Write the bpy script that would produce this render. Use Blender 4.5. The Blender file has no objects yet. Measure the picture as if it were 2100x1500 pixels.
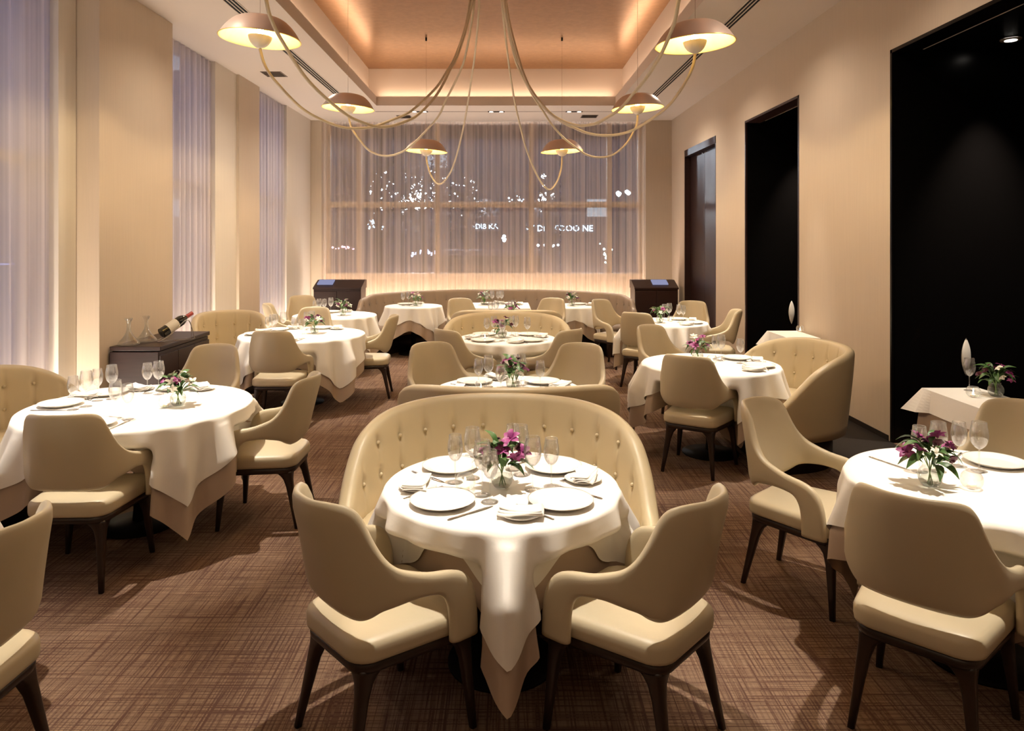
import bpy, bmesh, math, random
from mathutils import Vector, Matrix
random.seed(7)
S = bpy.context.scene
COL = S.collection
PI = math.pi
R = math.radians
# ------------------------------------------------------------------ camera, sky, light, exposure
F = 1480.0; HX = 1034.0; HY = 490.0; EYE = 1.80        # lens measured on the 2100x1500 frame
cam = bpy.data.objects.new('camera', bpy.data.cameras.new('camera')); COL.objects.link(cam)
cam.location = (0, 0, EYE); cam.rotation_euler = (PI/2, 0, 0)
cam.data.sensor_width = 36; cam.data.lens = 36*F/2100
cam.data.shift_x = (1050-HX)/2100; cam.data.shift_y = -(750-HY)/2100
cam.data.clip_start = .05; cam.data.clip_end = 300
S.camera = cam
S.view_settings.view_transform = 'Standard'; S.view_settings.look = 'None'
S.view_settings.gamma = 1; S.view_settings.use_curve_mapping = False
S.view_settings.exposure = 0.18
W = bpy.data.worlds.new('dusk'); S.world = W; W.use_nodes = True
bg = W.node_tree.nodes['Background']; bg.inputs[0].default_value = (.20, .27, .62, 1); bg.inputs[1].default_value = 1.7
TABLE_C = (1.0, .90, .76); WARM = (1.0, .85, .68); WARM2 = (1.0, .70, .42)

def light(kind, name, loc, power, color=WARM, rot=(0,0,0), **kw):
    l = bpy.data.lights.new(name, kind); l.energy = power; l.color = color
    for k, v in kw.items(): setattr(l, k, v)
    o = bpy.data.objects.new(name, l); o.location = loc; o.rotation_euler = rot; COL.objects.link(o); return o

# tables: key -> (x, y, radius, label text)
T = {
 'c1': (-.01, 3.08, .485), 'c2': (.03, 5.03, .50), 'c3': (.03, 7.63, .50), 'c4': (.03, 9.60, .50), 'c5': (-.09, 11.38, .47),
 'b1': (-1.42, 11.3, .43), 'b2': (1.06, 11.3, .43),
 'l0': (-2.44, 2.42, .58), 'l1': (-2.30, 4.55, .66), 'l2': (-2.22, 7.95, .66), 'l3': (-2.33, 9.93, .55),
 'r1': (2.05, 3.10, .52), 'r2': (1.73, 6.06, .55), 'r3': (2.04, 9.10, .50),
}
SPOT = {'c1': 150, 'c2': 120, 'c3': 105, 'c4': 95, 'c5': 110, 'b1': 110, 'b2': 110, 'l0': 150, 'l1': 190, 'l2': 150, 'l3': 120,
        'r1': 130, 'r2': 120, 'r3': 120}
def aimed(name, loc, target, power, color, half, **kw):
    v = Vector(target)-Vector(loc)
    o = light('SPOT', name, loc, power, color, v.to_track_quat('-Z', 'Y').to_euler(), spot_size=R(half*2), **kw); return o
for k, p in SPOT.items():
    x, y, r = T[k]
    lx, ly = {'c': (x, y-.1), 'l': (-2.62, y+.1), 'r': (2.44, y+.1), 'b': (x, 13.6)}[k[0]]
    if k == 'c5': lx, ly = -.15, 13.6
    aimed('table_downlight', (lx, ly, 4.18), (x, y, .75), p*4.6, TABLE_C, 19, spot_blend=.75, shadow_soft_size=.035)
for (x, y) in ((3.15, 4.7), (3.15, 7.9)):
    aimed('side_table_downlight', (2.9, y, 4.16), (x, y, .75), 170, TABLE_C, 12, spot_blend=.8, shadow_soft_size=.04)
for y_, p_ in ((3.2, 28), (5.4, 72), (7.6, 98), (9.9, 100), (12.2, 145)):  # wide spots added along the ceiling to raise ambient light on walls and curtains
    for x_ in (-2.62, 2.38):
        light('SPOT', 'ambient_fill_spot', (x_, y_, 4.18), p_, WARM, spot_size=R(150), spot_blend=1.0, shadow_soft_size=.06)
# warm LED strips on the floor behind the seating, washing up the curtains
light('AREA', 'curtain_uplight_back', (-.4, 14.985, .06), 150, (1.0, .87, .77), (R(180), 0, 0), shape='RECTANGLE', size=6.4, size_y=.06)
light('AREA', 'curtain_uplight_rear_front', (-.4, 14.55, .06), 60, (1.0, .86, .75), (R(168), 0, 0), shape='RECTANGLE', size=6.4, size_y=.05)
light('AREA', 'curtain_uplight_left', (-3.90, 9.3, .06), 48, (1.0, .88, .74), (R(180), R(-14), 0), shape='RECTANGLE', size=.05, size_y=2.3)
light('AREA', 'curtain_uplight_left_rear', (-3.90, 13.0, .06), 52, (1.0, .88, .74), (R(180), R(-14), 0), shape='RECTANGLE', size=.05, size_y=2.9)
light('AREA', 'curtain_uplight_left_front', (-3.90, 5.2, .06), 60, (1.0, .88, .74), (R(180), R(-14), 0), shape='RECTANGLE', size=.05, size_y=2.6)
# cove strips hidden above the ceiling lip
CV = (1.0, .70, .47)
light('AREA', 'cove_back', (-.15, 13.21, 4.395), 13, CV, (R(180), 0, 0), shape='RECTANGLE', size=4.3, size_y=.04)
light('AREA', 'cove_left', (-2.42, 7.3, 4.395), 34, CV, (R(180), 0, 0), shape='RECTANGLE', size=.04, size_y=11.4)
light('AREA', 'cove_right', (2.11, 7.3, 4.395), 34, CV, (R(180), 0, 0), shape='RECTANGLE', size=.04, size_y=11.4)
# unseen ambient fill added overhead, just behind the camera
light('AREA', 'camera_side_fill', (-.2, -.8, 4.0), 30, (1.0, .76, .52), (R(22), 0, 0), shape='RECTANGLE', size=5, size_y=1.2)

# ------------------------------------------------------------------ helpers
def tag(o, label=None, cat=None, group=None, kind=None):
    if label: o['label'] = label
    if cat: o['category'] = cat
    if group: o['group'] = group
    if kind: o['kind'] = kind
    return o
def mesh(name, v, f, mat, smooth=True):
    m = bpy.data.meshes.new(name); m.from_pydata([tuple(p) for p in v], [], f)
    if mat: m.materials.append(mat)
    if smooth: m.polygons.foreach_set('use_smooth', [True]*len(m.polygons))
    m.update(); return m
def ob(name, me, parent=None, loc=None, rz=None):
    o = bpy.data.objects.new(name, me); COL.objects.link(o)
    if parent: o.parent = parent
    if loc is not None: o.location = loc
    if rz is not None: o.rotation_euler = (0, 0, rz)
    return o
def empty(name, loc, rz=0.0):
    o = bpy.data.objects.new(name, None); COL.objects.link(o); o.location = loc; o.rotation_euler = (0, 0, rz)
    o.empty_display_size = .1; return o
def copy_tree(o, parent=None):
    c = o.copy(); COL.objects.link(c); c.parent = parent
    for ch in list(o.children): copy_tree(ch, c)
    return c
class MB:
    def __init__(s): s.v = []; s.f = []
    def add(s, v, f):
        n = len(s.v); s.v += [tuple(p) for p in v]; s.f += [tuple(i+n for i in q) for q in f]; return s
    def box(s, x0, y0, z0, x1, y1, z1):
        v = [(x0,y0,z0),(x1,y0,z0),(x1,y1,z0),(x0,y1,z0),(x0,y0,z1),(x1,y0,z1),(x1,y1,z1),(x0,y1,z1)]
        return s.add(v, [(0,3,2,1),(4,5,6,7),(0,1,5,4),(1,2,6,5),(2,3,7,6),(3,0,4,7)])
    def bbox(s, x0, y0, z0, x1, y1, z1, b=.004):     # box with bevelled edges
        bm = bmesh.new(); bmesh.ops.create_cube(bm, size=1)
        for q in bm.verts: q.co = Vector(((x0+x1)/2+q.co.x*(x1-x0), (y0+y1)/2+q.co.y*(y1-y0), (z0+z1)/2+q.co.z*(z1-z0)))
        bmesh.ops.bevel(bm, geom=bm.edges[:], offset=b, segments=2, affect='EDGES', profile=.5)
        bm.verts.index_update(); s.add([q.co[:] for q in bm.verts], [tuple(w.index for w in p.verts) for p in bm.faces]); bm.free(); return s
    def lathe(s, prof, n=24, cx=0, cy=0, cz=0, cap0=False, cap1=False):
        v = []; f = []; m = len(prof)
        for (r, z) in prof:
            for i in range(n):
                a = 2*PI*i/n; v.append((cx+r*math.cos(a), cy+r*math.sin(a), cz+z))
        for j in range(m-1):
            for i in range(n):
                k = (i+1) % n; f.append((j*n+i, j*n+k, (j+1)*n+k, (j+1)*n+i))
        if cap0: f.append(tuple(range(n-1, -1, -1)))
        if cap1: f.append(tuple((m-1)*n+i for i in range(n)))
        return s.add(v, f)
    def rings(s, rs, cap0=True, cap1=True, closed=True):
        n = len(rs[0]); v = [p for r in rs for p in r]; f = []
        for j in range(len(rs)-1):
            for i in range(n if closed else n-1):
                k = (i+1) % n; f.append((j*n+i, j*n+k, (j+1)*n+k, (j+1)*n+i))
        if cap0: f.append(tuple(range(n-1, -1, -1)))
        if cap1: f.append(tuple((len(rs)-1)*n+i for i in range(n)))
        return s.add(v, f)
    def tube(s, pts, r, n=8, cap=True):
        pts = [Vector(p) for p in pts]; rs = []; up = None
        for i, p in enumerate(pts):
            t = (pts[min(i+1, len(pts)-1)]-pts[max(i-1, 0)]).normalized()
            if up is None:
                up = Vector((0, 0, 1)) if abs(t.z) < .9 else Vector((1, 0, 0))
            a = (up - t*up.dot(t)).normalized(); b = t.cross(a); up = a
            rr = r[i] if isinstance(r, (list, tuple)) else r
            rs.append([p+a*math.cos(2*PI*k/n)*rr+b*math.sin(2*PI*k/n)*rr for k in range(n)])
        return s.rings(rs, cap, cap)
    def mesh(s, name, mat, smooth=True): return mesh(name, s.v, s.f, mat, smooth)
    def obj(s, name, mat, parent=None, smooth=False): return ob(name, s.mesh(name, mat, smooth), parent)
def struct(name, mb, mat, parent=None, smooth=False):
    o = mb.obj(name, mat, parent, smooth)
    if parent is None: o['kind'] = 'structure'
    return o
def crom(pts, n):
    """n samples of a Catmull-Rom curve through pts (any dimension)"""
    out = []; m = len(pts)-1
    for q in range(n):
        u = q/(n-1)*m; i = min(int(u), m-1); t = u-i
        p0 = pts[max(i-1, 0)]; p1 = pts[i]; p2 = pts[i+1]; p3 = pts[min(i+2, m)]
        out.append(tuple(.5*(2*b+(c-a)*t+(2*a-5*b+4*c-d)*t*t+(3*b-a-3*c+d)*t**3) for a, b, c, d in zip(p0, p1, p2, p3)))
    return out
def lerp_table(tb, x):
    if x <= tb[0][0]: return tb[0][1]
    for (a, p), (b, q) in zip(tb, tb[1:]):
        if x <= b:
            t = (x-a)/(b-a); t = t*t*(3-2*t); return p+(q-p)*t
    return tb[-1][1]

# ------------------------------------------------------------------ materials
def mat(name, col, rough=.5, metal=0.0, spec=.5, bump=None, vary=None, **kw):
    m = bpy.data.materials.new(name); m.use_nodes = True; nt = m.node_tree; b = nt.nodes['Principled BSDF']
    b.inputs['Base Color'].default_value = (*col, 1); b.inputs['Roughness'].default_value = rough
    b.inputs['Metallic'].default_value = metal; b.inputs['Specular IOR Level'].default_value = spec
    for k, v in kw.items(): b.inputs[k].default_value = v
    tc = nt.nodes.new('ShaderNodeTexCoord')
    if vary:      # (scale, amount, stretch)
        mp = nt.nodes.new('ShaderNodeMapping'); mp.inputs['Scale'].default_value = vary[2]
        nz = nt.nodes.new('ShaderNodeTexNoise'); nz.inputs['Scale'].default_value = vary[0]; nz.inputs['Detail'].default_value = 4
        mx = nt.nodes.new('ShaderNodeMix'); mx.data_type = 'RGBA'
        mx.inputs[6].default_value = (*[c*(1-vary[1]) for c in col], 1); mx.inputs[7].default_value = (*[min(1, c*(1+vary[1])) for c in col], 1)
        nt.links.new(tc.outputs['Object'], mp.inputs[0]); nt.links.new(mp.outputs[0], nz.inputs['Vector'])
        nt.links.new(nz.outputs[0], mx.inputs[0]); nt.links.new(mx.outputs[2], b.inputs['Base Color'])
    if bump:      # (scale, strength, distance)
        nz = nt.nodes.new('ShaderNodeTexNoise'); nz.inputs['Scale'].default_value = bump[0]; nz.inputs['Detail'].default_value = 3
        bp = nt.nodes.new('ShaderNodeBump'); bp.inputs['Strength'].default_value = bump[1]; bp.inputs['Distance'].default_value = bump[2]
        nt.links.new(tc.outputs['Object'], nz.inputs['Vector']); nt.links.new(nz.outputs[0], bp.inputs['Height'])
        nt.links.new(bp.outputs[0], b.inputs['Normal'])
    return m
def emit(name, col, st):
    m = bpy.data.materials.new(name); m.use_nodes = True; nt = m.node_tree; nt.nodes.clear()
    e = nt.nodes.new('ShaderNodeEmission'); e.inputs[0].default_value = (*col, 1); e.inputs[1].default_value = st
    o = nt.nodes.new('ShaderNodeOutputMaterial'); nt.links.new(e.outputs[0], o.inputs[0]); return m
def glassy(name, base=.06, edge=.75, tint=(1, 1, 1), rough=.02, blend=.35):
    m = bpy.data.materials.new(name); m.use_nodes = True; nt = m.node_tree; nt.nodes.clear()
    t = nt.nodes.new('ShaderNodeBsdfTransparent'); t.inputs[0].default_value = (*tint, 1)
    g = nt.nodes.new('ShaderNodeBsdfGlossy'); g.inputs['Roughness'].default_value = rough
    lw = nt.nodes.new('ShaderNodeLayerWeight'); lw.inputs[0].default_value = blend
    mr = nt.nodes.new('ShaderNodeMapRange'); mr.inputs[3].default_value = base; mr.inputs[4].default_value = edge
    mx = nt.nodes.new('ShaderNodeMixShader'); o = nt.nodes.new('ShaderNodeOutputMaterial')
    nt.links.new(lw.outputs['Facing'], mr.inputs[0]); nt.links.new(mr.outputs[0], mx.inputs[0])
    df = nt.nodes.new('ShaderNodeBsdfTranslucent'); df.inputs[0].default_value = (.95, .95, .93, 1); gm = nt.nodes.new('ShaderNodeMixShader'); gm.inputs[0].default_value = .2  # white translucent share whitens the glass in place of real glints
    nt.links.new(g.outputs[0], gm.inputs[1]); nt.links.new(df.outputs[0], gm.inputs[2])
    nt.links.new(t.outputs[0], mx.inputs[1]); nt.links.new(gm.outputs[0], mx.inputs[2]); nt.links.new(mx.outputs[0], o.inputs[0]); return m
def sheer(name, col, axis, t0, t1, scale):
    """sheer curtain: see-through between folds, denser where folds overlap"""
    m = bpy.data.materials.new(name); m.use_nodes = True; nt = m.node_tree; nt.nodes.clear(); N = nt.nodes.new; L = nt.links.new
    tc = N('ShaderNodeTexCoord'); mp = N('ShaderNodeMapping')
    mp.inputs['Scale'].default_value = (scale if axis == 0 else .02, scale if axis == 1 else .02, .03)
    nz = N('ShaderNodeTexNoise'); nz.inputs['Scale'].default_value = 1; nz.inputs['Detail'].default_value = 3; nz.inputs['Roughness'].default_value = .65
    mr = N('ShaderNodeMapRange'); mr.inputs[1].default_value = .32; mr.inputs[2].default_value = .68; mr.inputs[3].default_value = t0; mr.inputs[4].default_value = t1
    tr = N('ShaderNodeBsdfTransparent'); d = N('ShaderNodeBsdfDiffuse'); d.inputs[0].default_value = (*col, 1)
    tl = N('ShaderNodeBsdfTranslucent'); tl.inputs[0].default_value = (*col, 1)
    a = N('ShaderNodeMixShader'); a.inputs[0].default_value = .4; b = N('ShaderNodeMixShader'); o = N('ShaderNodeOutputMaterial')
    L(tc.outputs['Object'], mp.inputs[0]); L(mp.outputs[0], nz.inputs['Vector']); L(nz.outputs[0], mr.inputs[0])
    L(d.outputs[0], a.inputs[1]); L(tl.outputs[0], a.inputs[2]); L(a.outputs[0], b.inputs[1]); L(tr.outputs[0], b.inputs[2])
    L(mr.outputs[0], b.inputs[0]); L(b.outputs[0], o.inputs[0]); return m
def carpet_mat():
    m = bpy.data.materials.new('woven_carpet'); m.use_nodes = True; nt = m.node_tree; N = nt.nodes.new; L = nt.links.new
    b = nt.nodes['Principled BSDF']; b.inputs['Roughness'].default_value = .95; b.inputs['Specular IOR Level'].default_value = .1
    tc = N('ShaderNodeTexCoord'); outs = []
    for sc in ((135, 2.4, 1), (2.4, 135, 1), (75, 1.2, 1), (1.2, 75, 1)):
        mp = N('ShaderNodeMapping'); mp.inputs['Scale'].default_value = sc
        nz = N('ShaderNodeTexNoise'); nz.inputs['Scale'].default_value = 1; nz.inputs['Detail'].default_value = 2
        L(tc.outputs['Object'], mp.inputs[0]); L(mp.outputs[0], nz.inputs['Vector'])
        mr = N('ShaderNodeMapRange'); mr.inputs[1].default_value = .515; mr.inputs[2].default_value = .60
        L(nz.outputs[0], mr.inputs[0]); outs.append(mr.outputs[0])
    def mxm(a, c):
        x = N('ShaderNodeMath'); x.operation = 'MAXIMUM'; L(a, x.inputs[0]); L(c, x.inputs[1]); return x.outputs[0]
    ln = mxm(outs[0], outs[1]); ln2 = mxm(outs[2], outs[3])
    ad = N('ShaderNodeMath'); ad.operation = 'MULTIPLY_ADD'; ad.inputs[1].default_value = .45; L(ln2, ad.inputs[0])
    ml = N('ShaderNodeMath'); ml.operation = 'MULTIPLY'; ml.inputs[1].default_value = .75; L(ln, ml.inputs[0]); L(ml.outputs[0], ad.inputs[2])
    pt = N('ShaderNodeTexNoise'); pt.inputs['Scale'].default_value = 1.4; L(tc.outputs['Object'], pt.inputs['Vector'])
    mx = N('ShaderNodeMix'); mx.data_type = 'RGBA'; mx.inputs[6].default_value = (.25, .163, .108, 1); mx.inputs[7].default_value = (.105, .055, .040, 1)
    L(ad.outputs[0], mx.inputs[0])
    m2 = N('ShaderNodeMix'); m2.data_type = 'RGBA'; m2.blend_type = 'MULTIPLY'; m2.inputs[0].default_value = .35
    L(mx.outputs[2], m2.inputs[6]); L(pt.outputs[0], m2.inputs[7]); L(m2.outputs[2], b.inputs['Base Color'])
    bp = N('ShaderNodeBump'); bp.inputs['Strength'].default_value = .35; bp.inputs['Distance'].default_value = .003; bp.invert = True
    L(ad.outputs[0], bp.inputs['Height']); L(bp.outputs[0], b.inputs['Normal']); return m
M = {}
M['wall'] = mat('grasscloth_wall', (.55, .455, .355), .8, spec=.2, vary=(1.0, .06, (60, 60, 2)), bump=(180, .15, .002))
M['plaster'] = mat('ceiling_paint', (.60, .52, .455), .75, spec=.2)
M['panel'] = mat('window_reveal_fabric', (.66, .60, .52), .8, spec=.2, vary=(1.0, .05, (3, 50, .5)))
M['copper'] = mat('copper_leaf_ceiling', (.40, .225, .11), .30, .75, vary=(1.5, .22, (9, 9, 1)), bump=(6, .12, .02))
M['carpet'] = carpet_mat()
M['leather'] = mat('cream_leather', (.52, .44, .30), .42, spec=.45, bump=(260, .08, .0012), vary=(3, .035, (1, 1, 1)))
M['leather2'] = mat('sofa_leather', (.53, .435, .275), .42, spec=.45, bump=(260, .08, .0012), vary=(3, .035, (1, 1, 1)))
M['taupe'] = mat('taupe_leather', (.27, .205, .155), .5, spec=.4, bump=(260, .08, .0012))
M['walnut'] = mat('dark_walnut', (.020, .009, .0055), .38, spec=.5, vary=(2, .45, (30, 30, 2)))
M['espresso'] = mat('espresso_veneer', (.026, .011, .009), .38, spec=.3, vary=(2, .4, (2, 2, 30)))
M['black'] = mat('black_lacquer', (.003, .0026, .0026), .25, spec=.12)
M['border'] = mat('dark_floor_border', (.012, .009, .008), .6, spec=.2)
M['linen'] = mat('white_linen', (.86, .83, .78), .85, spec=.15, bump=(90, .12, .002))
M['under'] = mat('beige_undercloth', (.44, .34, .265), .8, spec=.2, bump=(90, .12, .002))
M['china'] = mat('white_china', (.88, .84, .77), .16, spec=.6)
M['rim'] = mat('platinum_rim', (.50, .45, .38), .3, .4)
M['steel'] = mat('polished_steel', (.62, .60, .57), .18, 1.0)
M['ring'] = mat('painted_steel', (.50, .40, .30), .4, .1)
M['hose'] = mat('cream_hose', (.70, .60, .44), .5)
M['shade'] = mat('mauve_metal_shade', (.55, .42, .36), .4, .2)
M['gold'] = mat('gold_leaf', (.88, .60, .20), .35, .55, vary=(7, .35, (1, 1, 1)), bump=(14, .4, .01))
M['white'] = mat('white_enamel', (.80, .76, .70), .3)
M['bulb'] = emit('bulb_glow', (1, .82, .52), 40)
M['flame'] = emit('candle_flame', (1, .86, .62), 60)
M['wax'] = mat('candle_wax', (.9, .86, .78), .5, **{'Subsurface Weight': .3})
M['glass'] = glassy('wine_glass', .10, .9, (.985, .985, .985), .02, .30)
M['bowl'] = glassy('bowl_glass', .05, .8, (.97, .975, .97), .02, .35)
M['pane'] = glassy('window_glass', .03, .35, (.93, .95, .96), .0, .2)
M['leaf'] = mat('green_leaf', (.055, .13, .03), .45, vary=(9, .4, (1, 1, 1)))
M['stem'] = mat('green_stem', (.16, .26, .07), .5)
M['orchid'] = mat('magenta_petal', (.27, .035, .17), .5, vary=(30, .3, (1, 1, 1)))
M['plum'] = mat('dark_plum_petal', (.09, .012, .03), .5)
M['lily'] = mat('white_petal', (.80, .76, .66), .5)
M['slot'] = mat('diffuser_black', (.006, .005, .005), .6, spec=.1)
M['grille'] = mat('vent_grille', (.17, .12, .085), .6)
M['bottle'] = mat('dark_bottle_glass', (.012, .010, .008), .06, spec=.8)
M['label'] = mat('bottle_label', (.66, .60, .48), .6)
M['capsule'] = mat('red_capsule', (.33, .03, .02), .35)
M['screen'] = emit('till_screen', (.45, .47, .75), .55)
M['asphalt'] = mat('street_asphalt', (.05, .05, .055), .7)
M['facade'] = mat('far_facade', (.075, .06, .06), .8, vary=(.3, .4, (1, 1, 1)))
M['bark'] = mat('tree_bark', (.03, .024, .02), .9)
M['crown'] = mat('night_foliage', (.16, .15, .12), .8)
M['van'] = mat('van_paint', (.34, .33, .36), .3, .2)
M['mull'] = mat('window_frame_paint', (.46, .36, .25), .5)
M['curtain'] = sheer('sheer_curtain_back', (.86, .70, .58), 0, .28, .70, 16)
M['curtain_l'] = sheer('sheer_curtain_side', (.82, .74, .68), 1, .12, .46, 11)

# ------------------------------------------------------------------ the room
XL, XR, YB, ZC = -3.94, 3.42, 14.75, 4.22
Y0 = -2.2
struct('floor', MB().box(XL-.4, Y0, -.1, 5.2, YB+.6, 0), M['carpet'])
struct('trim_1', MB().box(2.74, 4.0, 0, XR, 7.35, .004), M['border'])
# ceiling soffit with the tray opening
TX0, TX1, TY0, TY1 = -2.32, 2.02, .8, 13.1
c = MB()
c.box(XL-.4, Y0, ZC, TX0, YB+.6, ZC+.165); c.box(TX1, Y0, ZC, XR+.3, YB+.6, ZC+.165)
c.box(TX0, Y0, ZC, TX1, TY0, ZC+.165); c.box(TX0, TY1, ZC, TX1, YB+.6, ZC+.165)
ceil = struct('ceiling', c, M['plaster'])
ZT = 4.935
RX0, RX1, RY0, RY1 = -2.50, 2.18, .6, 13.3
c = MB()
c.box(RX0-.1, RY0, ZC+.165, RX0, RY1, ZT+.05); c.box(RX1, RY0, ZC+.165, RX1+.1, RY1, ZT+.05)
c.box(RX0-.1, RY1, ZC+.165, RX1+.1, RY1+.1, ZT+.05); c.box(RX0-.1, RY0-.1, ZC+.165, RX1+.1, RY0, ZT+.05)
struct('ceiling_tray_side', c, M['plaster'], ceil)
struct('copper_panel', MB().box(RX0, RY0, ZT, RX1, RY1, ZT+.05), M['copper'], ceil)
def soffit_opening(): pass
# linear air slots, vents and slot-mounted spots
def slot(x, y0, y1):
    t = empty('air_slot_diffuser', (x, (y0+y1)/2, ZC)); h = (y1-y0)/2
    for i in (-1, 0, 1): MB().box(i*.042-.012, -h, -.004, i*.042+.012, h, 0).obj('slot', M['slot'], t)
    for i in (-1.5, -.5, .5, 1.5): MB().box(i*.042-.006, -h, -.007, i*.042+.006, h, 0).obj('blade', M['plaster'], t)
    return t
tag(slot(-2.785, 2.0, 12.05), 'long black linear air slot in the ceiling on the curtain side', 'air vent', 'linear ceiling air slots')
tag(slot(2.535, 2.0, 12.3), 'long black linear air slot in the ceiling over the dark doorways', 'air vent', 'linear ceiling air slots')
def vent(x, y, w, d, lab):
    t = empty('ceiling_vent', (x, y, ZC)); MB().box(-w/2, -d/2, -.006, w/2, d/2, .004).obj('frame', M['grille'], t)
    for i in range(6): MB().box(-w/2+.015, -d/2+.02+i*(d-.04)/6, -.011, w/2-.015, -d/2+.028+i*(d-.04)/6, -.005).obj('louvre', M['slot'], t)
    tag(t, lab, 'air vent', 'square ceiling vents')
vent(-3.38, 10.6, .30, .34, 'dark square ceiling vent near the left curtains')
vent(-1.98, 14.3, .28, .34, 'dark ceiling vent above the back curtain, left of the chandelier')
vent(1.68, 14.25, .32, .34, 'dark ceiling vent above the back curtain, right of the chandelier')
struct('trim_2', MB().box(-2.45, 13.7, ZC-.002, 2.2, 13.74, ZC+.01), M['grille'])
def spot(x, y, lab, w=.16):
    t = empty('recessed_spotlight', (x, y, ZC)); MB().box(-w, -.045, -.006, w, .045, .003).obj('housing', M['slot'], t)
    for s in (-1, 1): MB().lathe([(.001, -.009), (.034, -.009), (.038, -.006), (.038, .002)], 14, s*w*.6).obj('lens', M['spotlens'], t)
    tag(t, lab, 'spotlight', 'recessed twin spotlights')
M['spotlens'] = emit('spot_lens', (1, .9, .78), 9)
spot(-1.61, 13.72, 'recessed twin spotlight at the left end of the rear ceiling slot')
spot(-.15, 13.72, 'recessed twin spotlight in the middle of the rear ceiling slot')
spot(1.33, 13.72, 'recessed twin spotlight at the right of the rear ceiling slot')
spot(2.52, 12.42, 'recessed spotlight at the far end of the right air slot', .07)
# left wall: back plane with window bays, projecting pier and curtains
wl = MB()
wl.box(XL-.35, Y0, 0, XL, 3.2, ZC)                       # solid wall beside the photographer
wl.box(XL-.35, 10.62, 0, XL+.04, 11.5, ZC)               # second pier
wl.box(XL-.35, 14.65, 0, XL, YB+.6, ZC)
wallL = struct('wall_left', wl, M['wall'])
struct('pier', MB().bbox(XL-.35, 6.65, 0, -3.73, 8.12, ZC, .004), M['wall'], wallL)
pn = MB(); pn.box(XL-.35, 6.38, 0, XL, 6.64, ZC); pn.box(XL-.35, 9.84, 0, XL, 10.62, ZC); pn.box(XL-.35, 13.07, 0, XL, 14.65, ZC)
struct('trim_3', pn, M['panel'])
def curtain(name, axis, a0, a1, base, z0, z1, m, pitch, amp, seed):
    rnd = random.Random(seed); n = int((a1-a0)/.02); v = []; f = []; ph = 0; ws = []
    for i in range(n+1):
        if i % 7 == 0: k = pitch*(.75+rnd.random()*.6)
        ph += 2*PI*.02/k; ws.append(math.sin(ph)*amp+rnd.uniform(-1, 1)*amp*.08)
    for j, z in enumerate((z0, (z0+z1)/2, z1)):
        for i in range(n+1):
            a = a0+(a1-a0)*i/n; w = ws[i]*(1.1-.25*j)
            v.append((a, base+w, z) if axis == 0 else (base+w, a, z))
    for j in range(2):
        for i in range(n): f.append((j*(n+1)+i, j*(n+1)+i+1, (j+1)*(n+1)+i+1, (j+1)*(n+1)+i))
    return ob(name, mesh(name, v, f, m))
tag(curtain('sheer_curtain', 1, 3.2, 6.40, XL-.06, .02, ZC-.01, M['curtain_l'], .22, .035, 3), 'tall sheer white curtain at the left edge, behind the nearest left booth', 'curtain', 'sheer curtains')
tag(curtain('sheer_curtain', 1, 8.10, 9.88, XL-.06, .02, ZC-.01, M['curtain_l'], .16, .03, 4), 'tall sheer curtain in the bay just behind the sideboard pier', 'curtain', 'sheer curtains')
tag(curtain('sheer_curtain', 1, 11.5, 13.1, XL-.06, .02, ZC-.01, M['curtain_l'], .16, .03, 5), 'tall sheer curtain in the rear left bay', 'curtain', 'sheer curtains')
tag(curtain('sheer_curtain', 0, -3.73, 2.89, YB+.12, .02, ZC-.01, M['curtain'], .15, .035, 6), 'wide sheer curtain across the back window with city lights behind', 'curtain', 'sheer curtains')
# side windows behind the curtains
for n, (a, b) in enumerate(((3.2, 6.38), (8.12, 9.84), (11.5, 13.07))):
    wf = MB(); wf.box(XL-.34, a, 2.46, XL-.26, b, 2.55); wf.box(XL-.34, a, .05, XL-.26, b, .5)
    w = struct('window_%d' % (n+2), wf, M['mull'])
    for y in (a+.03, (a+b)/2, b-.03): MB().box(XL-.34, y-.03, 0, XL-.26, y+.03, ZC).obj('mullion', M['mull'], w)
    MB().box(XL-.31, a, .5, XL-.30, b, ZC).obj('pane', M['pane'], w)
# back wall: piers either side of the wide window
wb = MB(); wb.box(XL-.35, YB-.02, 0, -3.73, YB+.6, ZC); wb.box(2.89, YB-.02, 0, XR+.3, YB+.6, ZC)
struct('wall_back', wb, M['wall'])
wf = MB(); wf.box(-3.73, YB+.42, 2.46, 2.89, YB+.5, 2.58); wf.box(-3.73, YB+.34, 0, 2.89, YB+.5, 1.08)
w = struct('window_1', wf, M['mull'])
for x in (-3.70, -3.05, -1.40, .565, 2.21, 2.86): MB().box(x-.05, YB+.40, 0, x+.05, YB+.5, ZC).obj('mullion', M['mull'], w)
MB().box(-3.7, YB+.45, 1.08, 2.86, YB+.46, ZC).obj('pane', M['pane'], w)
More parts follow.
